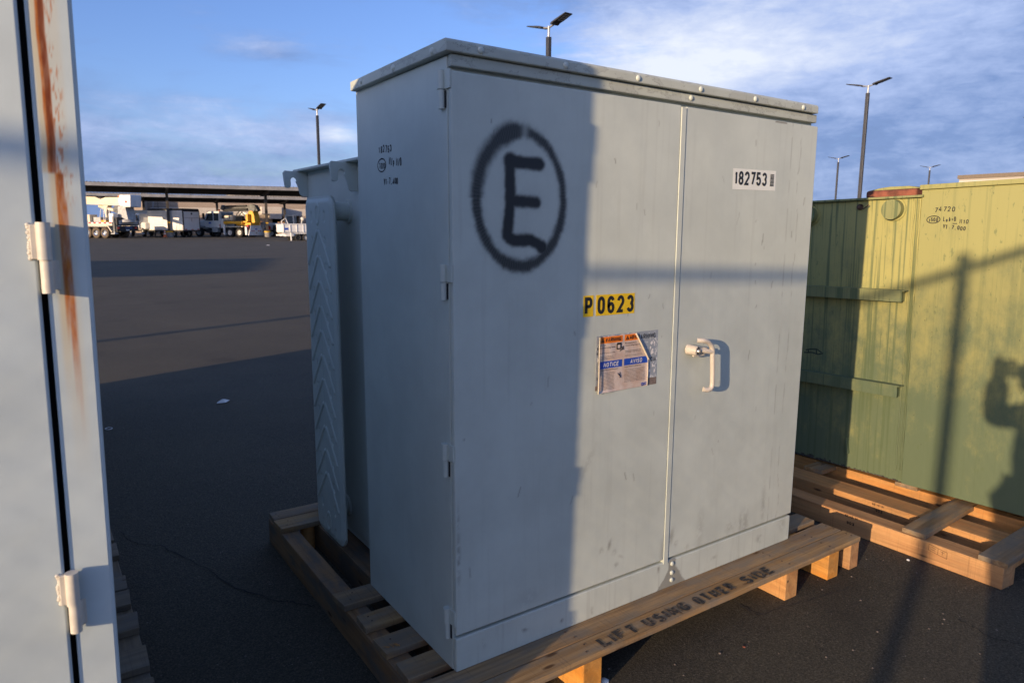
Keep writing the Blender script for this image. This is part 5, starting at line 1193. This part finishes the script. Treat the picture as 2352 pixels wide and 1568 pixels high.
# digger derrick
dd = thing('digger_derrick', 'digger derrick truck with yellow turret and folded dark boom', 'truck', tuple(yard(7.35, -1)), (0, 0, HZ))
for x in (1.0, 2.2):
    wheel(dd, x, 0, .48, .42); wheel(dd, x, -2.4, .48, .42, side=-1)
wheel(dd, 6.25, 0, .50, .34, 'truck_grey'); wheel(dd, 6.25, -2.4, .50, .34, 'truck_grey', side=-1); wheel(dd, 4.25, -.3, .45, .34, 'chassis')
P_(dd, 'chassis', 'chassis', (.0, 7.2, -1.75, -.65, .55, 1.0))
mb = MB(); mb.prism([(3.45, .95), (5.35, .95), (5.75, 1.5), (5.55, 1.85), (5.1, 2.72), (3.5, 2.72)], 'y', -2.35, -.05); cb = mb.build('cab', 'white_paint', dd, .06)
mb = MB(); mb.prism([(5.3, .85), (7.3, .85), (7.35, 1.45), (7.1, 1.68), (5.6, 1.82)], 'y', -2.15, -.25); mb.build('engine_hood', 'white_paint', dd, .08)
mb = MB(); mb.prism([(4.35, 1.72), (5.30, 1.72), (4.95, 2.5), (4.35, 2.5)], 'y', -.052, -.03); mb.build('cab_window', 'glass', dd)
mb = MB(); mb.prism([(3.6, 1.72), (4.2, 1.72), (4.2, 2.5), (3.6, 2.5)], 'y', -.052, -.03); mb.build('cab_window', 'glass', dd)
P_(dd, 'rear_window', 'glass', (3.438, 3.452, -2.1, -.4, 1.8, 2.55), bevel=0)
mb = MB(); mb.prism([(5.55, 1.0), (7.0, 1.0), (6.95, 1.15), (6.25, 1.28), (5.6, 1.15)], 'y', -.30, .04); mb.build('fender', 'truck_grey', dd, .03)
P_(dd, 'fuel_tank', 'truck_grey', (3.75, 4.5, -.5, .02, .5, 1.05), bevel=.06); P_(dd, 'cab_step', 'chassis', (4.55, 5.3, -.4, .02, .45, .85), bevel=.02)
P_(dd, 'logo', 'label_blue', (4.6, 4.9, -.047, -.043, 1.40, 1.56), bevel=0)
P_(dd, 'side_locker', 'white_paint', (3.0, 3.35, -.7, .0, .95, 1.95)); P_(dd, 'extinguisher', 'red', (3.38, 3.46, -.15, .03, 1.0, 1.35))
P_(dd, 'deck', 'yellow', (.6, 3.0, -2.3, -.05, 1.38, 1.66)); P_(dd, 'turret_base', 'yellow', (-.2, 1.6, -1.9, -.4, 1.20, 1.52))
mb = MB(); mb.box(1.9, 3.0, -1.3, -.1, 1.72, 2.28); mb.build('water_tank', 'cream', dd, .16, 4); 
P_(dd, 'tank_strap', 'chassis', (2.2, 2.25, -1.31, -.09, 1.7, 2.29), bevel=.01)
mb = MB(); mb.prism([(-.45, 1.5), (.75, 1.5), (.6, 2.35), (.25, 2.75), (-.2, 2.75), (-.35, 2.3)], 'y', -1.7, -.8); mb.build('turret', 'yellow', dd, .04)
P_(dd, 'operator_seat', 'yellow', (.1, .35, -.75, -.35, 1.55, 2.42), (.1, .9, -.75, -.2, 1.53, 1.68))
mb = MB(); mb.prism([(-.75, 2.75), (-.35, 3.35), (.1, 3.45), (.9, 3.15), (3.4, 3.12), (3.9, 3.40), (4.1, 2.95), (3.6, 2.75), (.3, 2.7)], 'y', -1.55, -.95); mb.build('boom', 'derrick_grey', dd, .03)
mb = MB(); mb.cyl((.6, -.90, 3.28), (3.5, -.90, 3.22), .10, n=10); mb.cyl((.5, -.88, 2.92), (3.6, -.88, 2.86), .13, n=10); mb.build('auger', 'chassis', dd)
mb = MB(); mb.cyl((-.2, -.85, 2.95), (-.2, -1.7, 2.95), .28, n=16); mb.cyl((3.7, -.85, 3.1), (3.7, -1.7, 3.1), .22, n=14); mb.build('sheave', 'derrick_grey', dd)
mb = MB(); mb.cyl((.6, -1.0, 1.75), (1.5, -1.0, 2.62), .12, n=10); mb.cyl((.2, -.72, 2.3), (.9, -.72, 2.55), .13, n=10); mb.build('lift_cylinder', 'white_paint', dd)
mb = MB(); mb.tube([(1.2, -.8, 1.7), (1.35, -.6, 2.3), (1.0, -.6, 2.62), (.6, -.7, 2.2)], .05, 6); mb.tube([(1.6, -.9, 1.7), (1.7, -.6, 2.4), (1.3, -.6, 2.7)], .05, 6); mb.box(1.0, 1.75, -1.6, -.6, 1.68, 2.25); mb.build('hydraulics', 'chassis', dd)
mb = MB(); mb.cyl((3.9, -.6, 2.74), (3.9, -.6, 2.95), .08, n=10); mb.build('beacon', 'orange', dd)
mb = MB(); mb.prism([(-2.05, 1.28), (-.45, 1.28), (-.0, .18), (-2.5, .18)], 'x', -.20, -.10); tg = mb.build('tail_panel', 'white_paint', dd, .03)
for y in (-1.55, -1.25, -.95): P_(tg, 'marker_light', 'red', (-.215, -.202, y-.05, y+.05, 1.0, 1.06), bevel=0)
P_(tg, 'logo', 'label_blue', (-.212, -.202, -1.42, -1.08, .78, .90), bevel=0)
for y in (-1.95, -1.65, -.85, -.55): P_(tg, 'tail_light', 'red', (-.215, -.202, y-.09, y+.09, .60, .70), bevel=0)
mb = MB(); mb.cyl((-.24, -1.25, .45), (-.20, -1.25, .45), .09, n=12); mb.build('hitch', 'steel', tg)
P_(dd, 'flag_board', 'red', (-.09, .10, -.42, -.12, .75, 1.3)); P_(dd, 'outrigger', 'white_paint', (-.05, .18, -.05, .10, .25, 1.1), (2.75, 2.95, -.05, .10, .22, 1.35), (-.05, .18, -2.5, -2.35, .25, 1.1)); 
P_(dd, 'mud_guard', 'cream', (.5, 2.75, -.42, .02, 1.04, 1.14)); P_(dd, 'tool_bin', 'truck_grey', (-.35, .1, -2.9, -2.35, .95, 1.6))
mb = MB(); mb.tube([(5.2, .02, 1.75), (5.3, .25, 1.9), (5.3, .25, 2.5)], .03, 6); mb.box(5.22, 5.36, .15, .35, 1.9, 2.5); mb.build('wing_mirror', 'chassis', dd)

# dark car between derrick and column
dc = thing('parked_car', 'dark car mostly hidden between the derrick truck and a column', 'car', tuple(yard(9.3, 6)), (0, 0, HZ+R(20)))
mb = MB(); mb.prism([(0, .35), (4.3, .35), (4.4, .75), (3.4, .95), (2.7, 1.45), (1.0, 1.5), (.1, 1.0)], 'y', -1.75, 0); mb.build('body', plain('dark_car_paint', (.02, .025, .03), .2), dc, .08, 3)
mb = MB(); mb.prism([(1.1, 1.0), (3.1, .98), (2.6, 1.38), (1.15, 1.4)], 'y', .001, .006); mb.build('window', 'glass', dc)
for x in (.8, 3.4):
    wheel(dc, x, .02, .33, .22, 'chrome'); wheel(dc, x, -1.77, .33, .22, 'chrome', side=-1)

# white sweeper
sw_ = thing('street_sweeper', 'small white sweeper vehicle with open cab and yellow brush drum', 'vehicle', tuple(yard(11.2, 3)), (0, 0, RZ+R(-20)))
P_(sw_, 'tank', 'white_paint', (-1.6, .9, -.7, .7, .75, 1.5), bevel=.2); P_(sw_, 'cab_frame', 'white_paint', (.9, 1.05, -.75, -.6, .7, 2.35), (1.75, 1.9, -.75, -.6, .7, 2.35), (.9, 1.9, -.75, .75, 2.25, 2.38), (.9, 1.05, .6, .75, .7, 2.35), (1.75, 1.9, .6, .75, .7, 2.35), bevel=.03)
P_(sw_, 'cab_window', 'glass', (1.06, 1.74, -.62, .6, 1.0, 2.2), bevel=.0); P_(sw_, 'machinery', 'chassis', (-.4, .85, -.95, -.72, .5, 1.25), bevel=.08)
mb = MB(); mb.cyl((.6, -1.0, .75), (.6, -1.25, .75), .22, n=16); mb.build('brush_drum', 'yellow', sw_)
mb = MB(); mb.cyl((-.9, -.8, .95), (-.9, -1.1, .95), .26, n=16); mb.build('hose_reel', 'red', sw_)
mb = MB(); mb.cyl((-.2, -.8, .8), (.2, -1.1, .5), .09, n=8); mb.cyl((.5, -1.0, .4), (1.1, -1.2, .1), .07, n=8); mb.build('arm', 'truck_grey', sw_)
for x in (-.6, 1.5):
    wheel(sw_, x, -.72, .36, .25, side=-1); wheel(sw_, x, .72, .36, .25)
mb = MB(); mb.cyl((2.45, -.3, .7), (2.7, -.3, 1.9), .08, n=8); mb.dome((2.75, -.3, 1.95), UZ, .28, .22); mb.cyl((2.75, -.3, 1.78), (2.75, -.3, 1.95), .2, .28, 14); mb.build('wing_mirror', 'white_paint', sw_)
# crates
for i, (t, v, s, lab) in enumerate(((10.0, 14, (1.1, .9, .8), 'brown carton stack standing behind the nearer carport column'), (13.6, 17, (1.7, 1.0, .75), 'long brown carton beside the dark doorway'))):
    o = thing('cardboard_box', lab, 'box', tuple(yard(t, v)), (0, 0, RZ)); P_(o, 'body', 'carton', (0, s[0], 0, s[1], .9, .9+s[2]), bevel=.01); P_(o, 'pallet_base', 'wood_old', (-.05, s[0]+.05, -.05, s[1]+.05, 0, .89), bevel=.01)
# grey-green truck partly behind the dump trailer
gk = thing('service_truck', 'grey service truck cab with ladder rack behind the white dump trailer', 'truck', tuple(yard(15.0, 6)), (0, 0, RZ+R(165)))
P_(gk, 'cab', plain('sage_paint', (.22, .26, .27), .4), (-1.8, .1, -1.05, 1.05, .7, 2.1), bevel=.2); P_(gk, 'engine_hood', 'truck_grey', (.1, 1.4, -1, 1, .7, 1.3), bevel=.15)
P_(gk, 'cab_window', 'glass', (-1.0, -.2, 1.052, 1.062, 1.45, 1.95), bevel=0); P_(gk, 'windscreen', 'glass', (.1, .112, -.85, .85, 1.4, 1.98), bevel=0)
P_(gk, 'ladder_rack', 'truck_grey', (-4.5, -.2, -.9, .9, 2.7, 2.8), (-4.4, -4.3, -.9, -.8, 1.2, 2.7), (-1.9, -1.8, .8, .9, 1.2, 2.7), (-1.9, -1.8, -.9, -.8, 1.2, 2.7), bevel=.01)
P_(gk, 'truck_bed', 'truck_grey', (-4.6, -1.85, -1.1, 1.1, .7, 1.5), bevel=.04)
for x in (.6, -3.6):
    wheel(gk, x, 1.05, .4, .25); wheel(gk, x, -1.05, .4, .25, side=-1)
# dump trailer
dt = thing('dump_trailer', 'white dump trailer with ribbed sides and a front jack', 'trailer', (17.46, 60, gz(60)-.09), (0, 0, RZ+R(6)))
P_(dt, 'side_panel', 'white_paint', (0, 5, -.02, .03, .82, 1.46), (0, 5, 2.0, 2.05, .82, 1.46), bevel=.005); P_(dt, 'front_panel', 'white_paint', (-.02, .03, .031, 1.999, .82, 1.46), bevel=.005)
P_(dt, 'bed_floor', 'truck_grey', (.04, 5, .04, 1.99, .75, .83), bevel=.005)
for x in (0, .57, 1.14, 1.71, 2.28, 2.85, 3.4, 4.0, 4.6): P_(dt, 'side_rib', 'white_paint', (x, x+.06, -.06, -.021, .80, 1.46), bevel=.005)
P_(dt, 'top_rail', 'white_paint', (-.05, 5, -.07, .05, 1.465, 1.53), (-.05, 5, 1.98, 2.1, 1.465, 1.53), bevel=.01)
P_(dt, 'frame_rail', 'white_paint', (-.1, 5, -.05, .1, .66, .745), (.2, 1.3, 0, 2, .45, .655), bevel=.01)
P_(dt, 'logo', 'label_blue', (.12, .45, -.026, -.022, 1.0, 1.18), bevel=0)
for x in (1.25, 1.95):
    wheel(dt, x, -.10, .34, .22, 'rim_white' if x > 1.5 else 'chassis', side=-1); wheel(dt, x, 2.15, .34, .22)
mb = MB(); mb.cyl((.62, -.15, .02), (.62, -.15, .75), .055, n=10); mb.box(.48, .76, -.28, -.02, 0, .03); mb.box(.45, .8, -.18, -.12, .55, .6); mb.build('jack_leg', 'white_paint', dt)
mb = MB(); mb.prism([(-.1, .62), (-.4, .75), (-.4, .82), (-.1, .74)], 'z', .5, .62); mb.build('coupling', 'white_paint', dt, .01)
mb = MB(); mb.tube([(.0, .2, 1.5), (-.05, .2, 1.75), (.3, .2, 2.0), (.5, .2, 1.53)], .035, 6); mb.build('tarp_arm', 'white_paint', dt)

# ------------------------------------------------------------------ lamp posts
def lamp():
    lp = thing('street_lamp', '', 'street lamp', (0, 0, 0), (0, 0, 0), 'twin-head lamp posts around the yard')
    mb = MB(); mb.cyl((0, 0, 0), (0, 0, .75), .30, n=20); mb.build('concrete_base', 'concrete', lp)
    mb = MB(); mb.box(-.075, .075, -.075, .075, .755, 8.15); mb.build('pole', 'pole', lp, .012)
    mb = MB(); mb.cyl((0, 0, 8.15), (0, 0, 8.52), .045, n=12); mb.tube([(-.34, 0, 8.53), (0, 0, 8.47), (.34, 0, 8.53)], .035, 8); mb.build('bracket', 'galv', lp)
    for s in (-1, 1):
        mb = MB(); top = [(.26, 8.55), (.36, 8.585), (.55, 8.63), (1.08, 8.735)]; bot = [(1.10, 8.705), (.60, 8.575), (.42, 8.545), (.36, 8.50), (.28, 8.495)]
        out = [(s*x, z) for x, z in top+bot]; mb.prism(out, 'y', -.17, .17); hd_ = mb.build('lamp_head', 'pole', lp, .012)
        mb = MB()
        for i in range(4):
            for j in range(2):
                x = .60+i*.12; z = 8.575+(x-.60)*.26; mb.add([(s*x, -.13+j*.14, z-.006), (s*(x+.09), -.13+j*.14, z+.0174), (s*(x+.09), -.02+j*.14, z+.0174), (s*x, -.02+j*.14, z-.006)], [(0, 1, 2, 3)])
        mb.build('lens_panel', 'chrome', hd_)
    return lp
L0 = lamp(); rzl = R(92)
for i, (x, y, lab) in enumerate(((15.21, 19.62, 'tall twin-head lamp post rising behind the roof of the grey transformer'), (34.7, 18.71, 'twin-head lamp post between the grey and the green transformer, the taller-looking one'),
        (14.8, 42.87, 'twin-head lamp post standing left of the grey transformer'), (69.6, 41.24, 'small distant twin-head lamp post close beside the tall one right of the grey transformer'), (87.96, 40.8, 'small distant twin-head lamp post above the rusty cover of the green transformer'),
    (54.4, 18.0, 'lamp post cut off by the picture edge with only one head tip showing'),
        (-19.66, 1.72, 'lamp post out to the side that throws a thin shadow line over the tarmac'))):
    if i == 0: L0.location = (x, y, gz(y)-.03); L0.rotation_euler = (0, 0, rzl); L0['label'] = lab
    else: copy_thing(L0, (x, y, gz(y)-.03), (0, 0, rzl), lab)
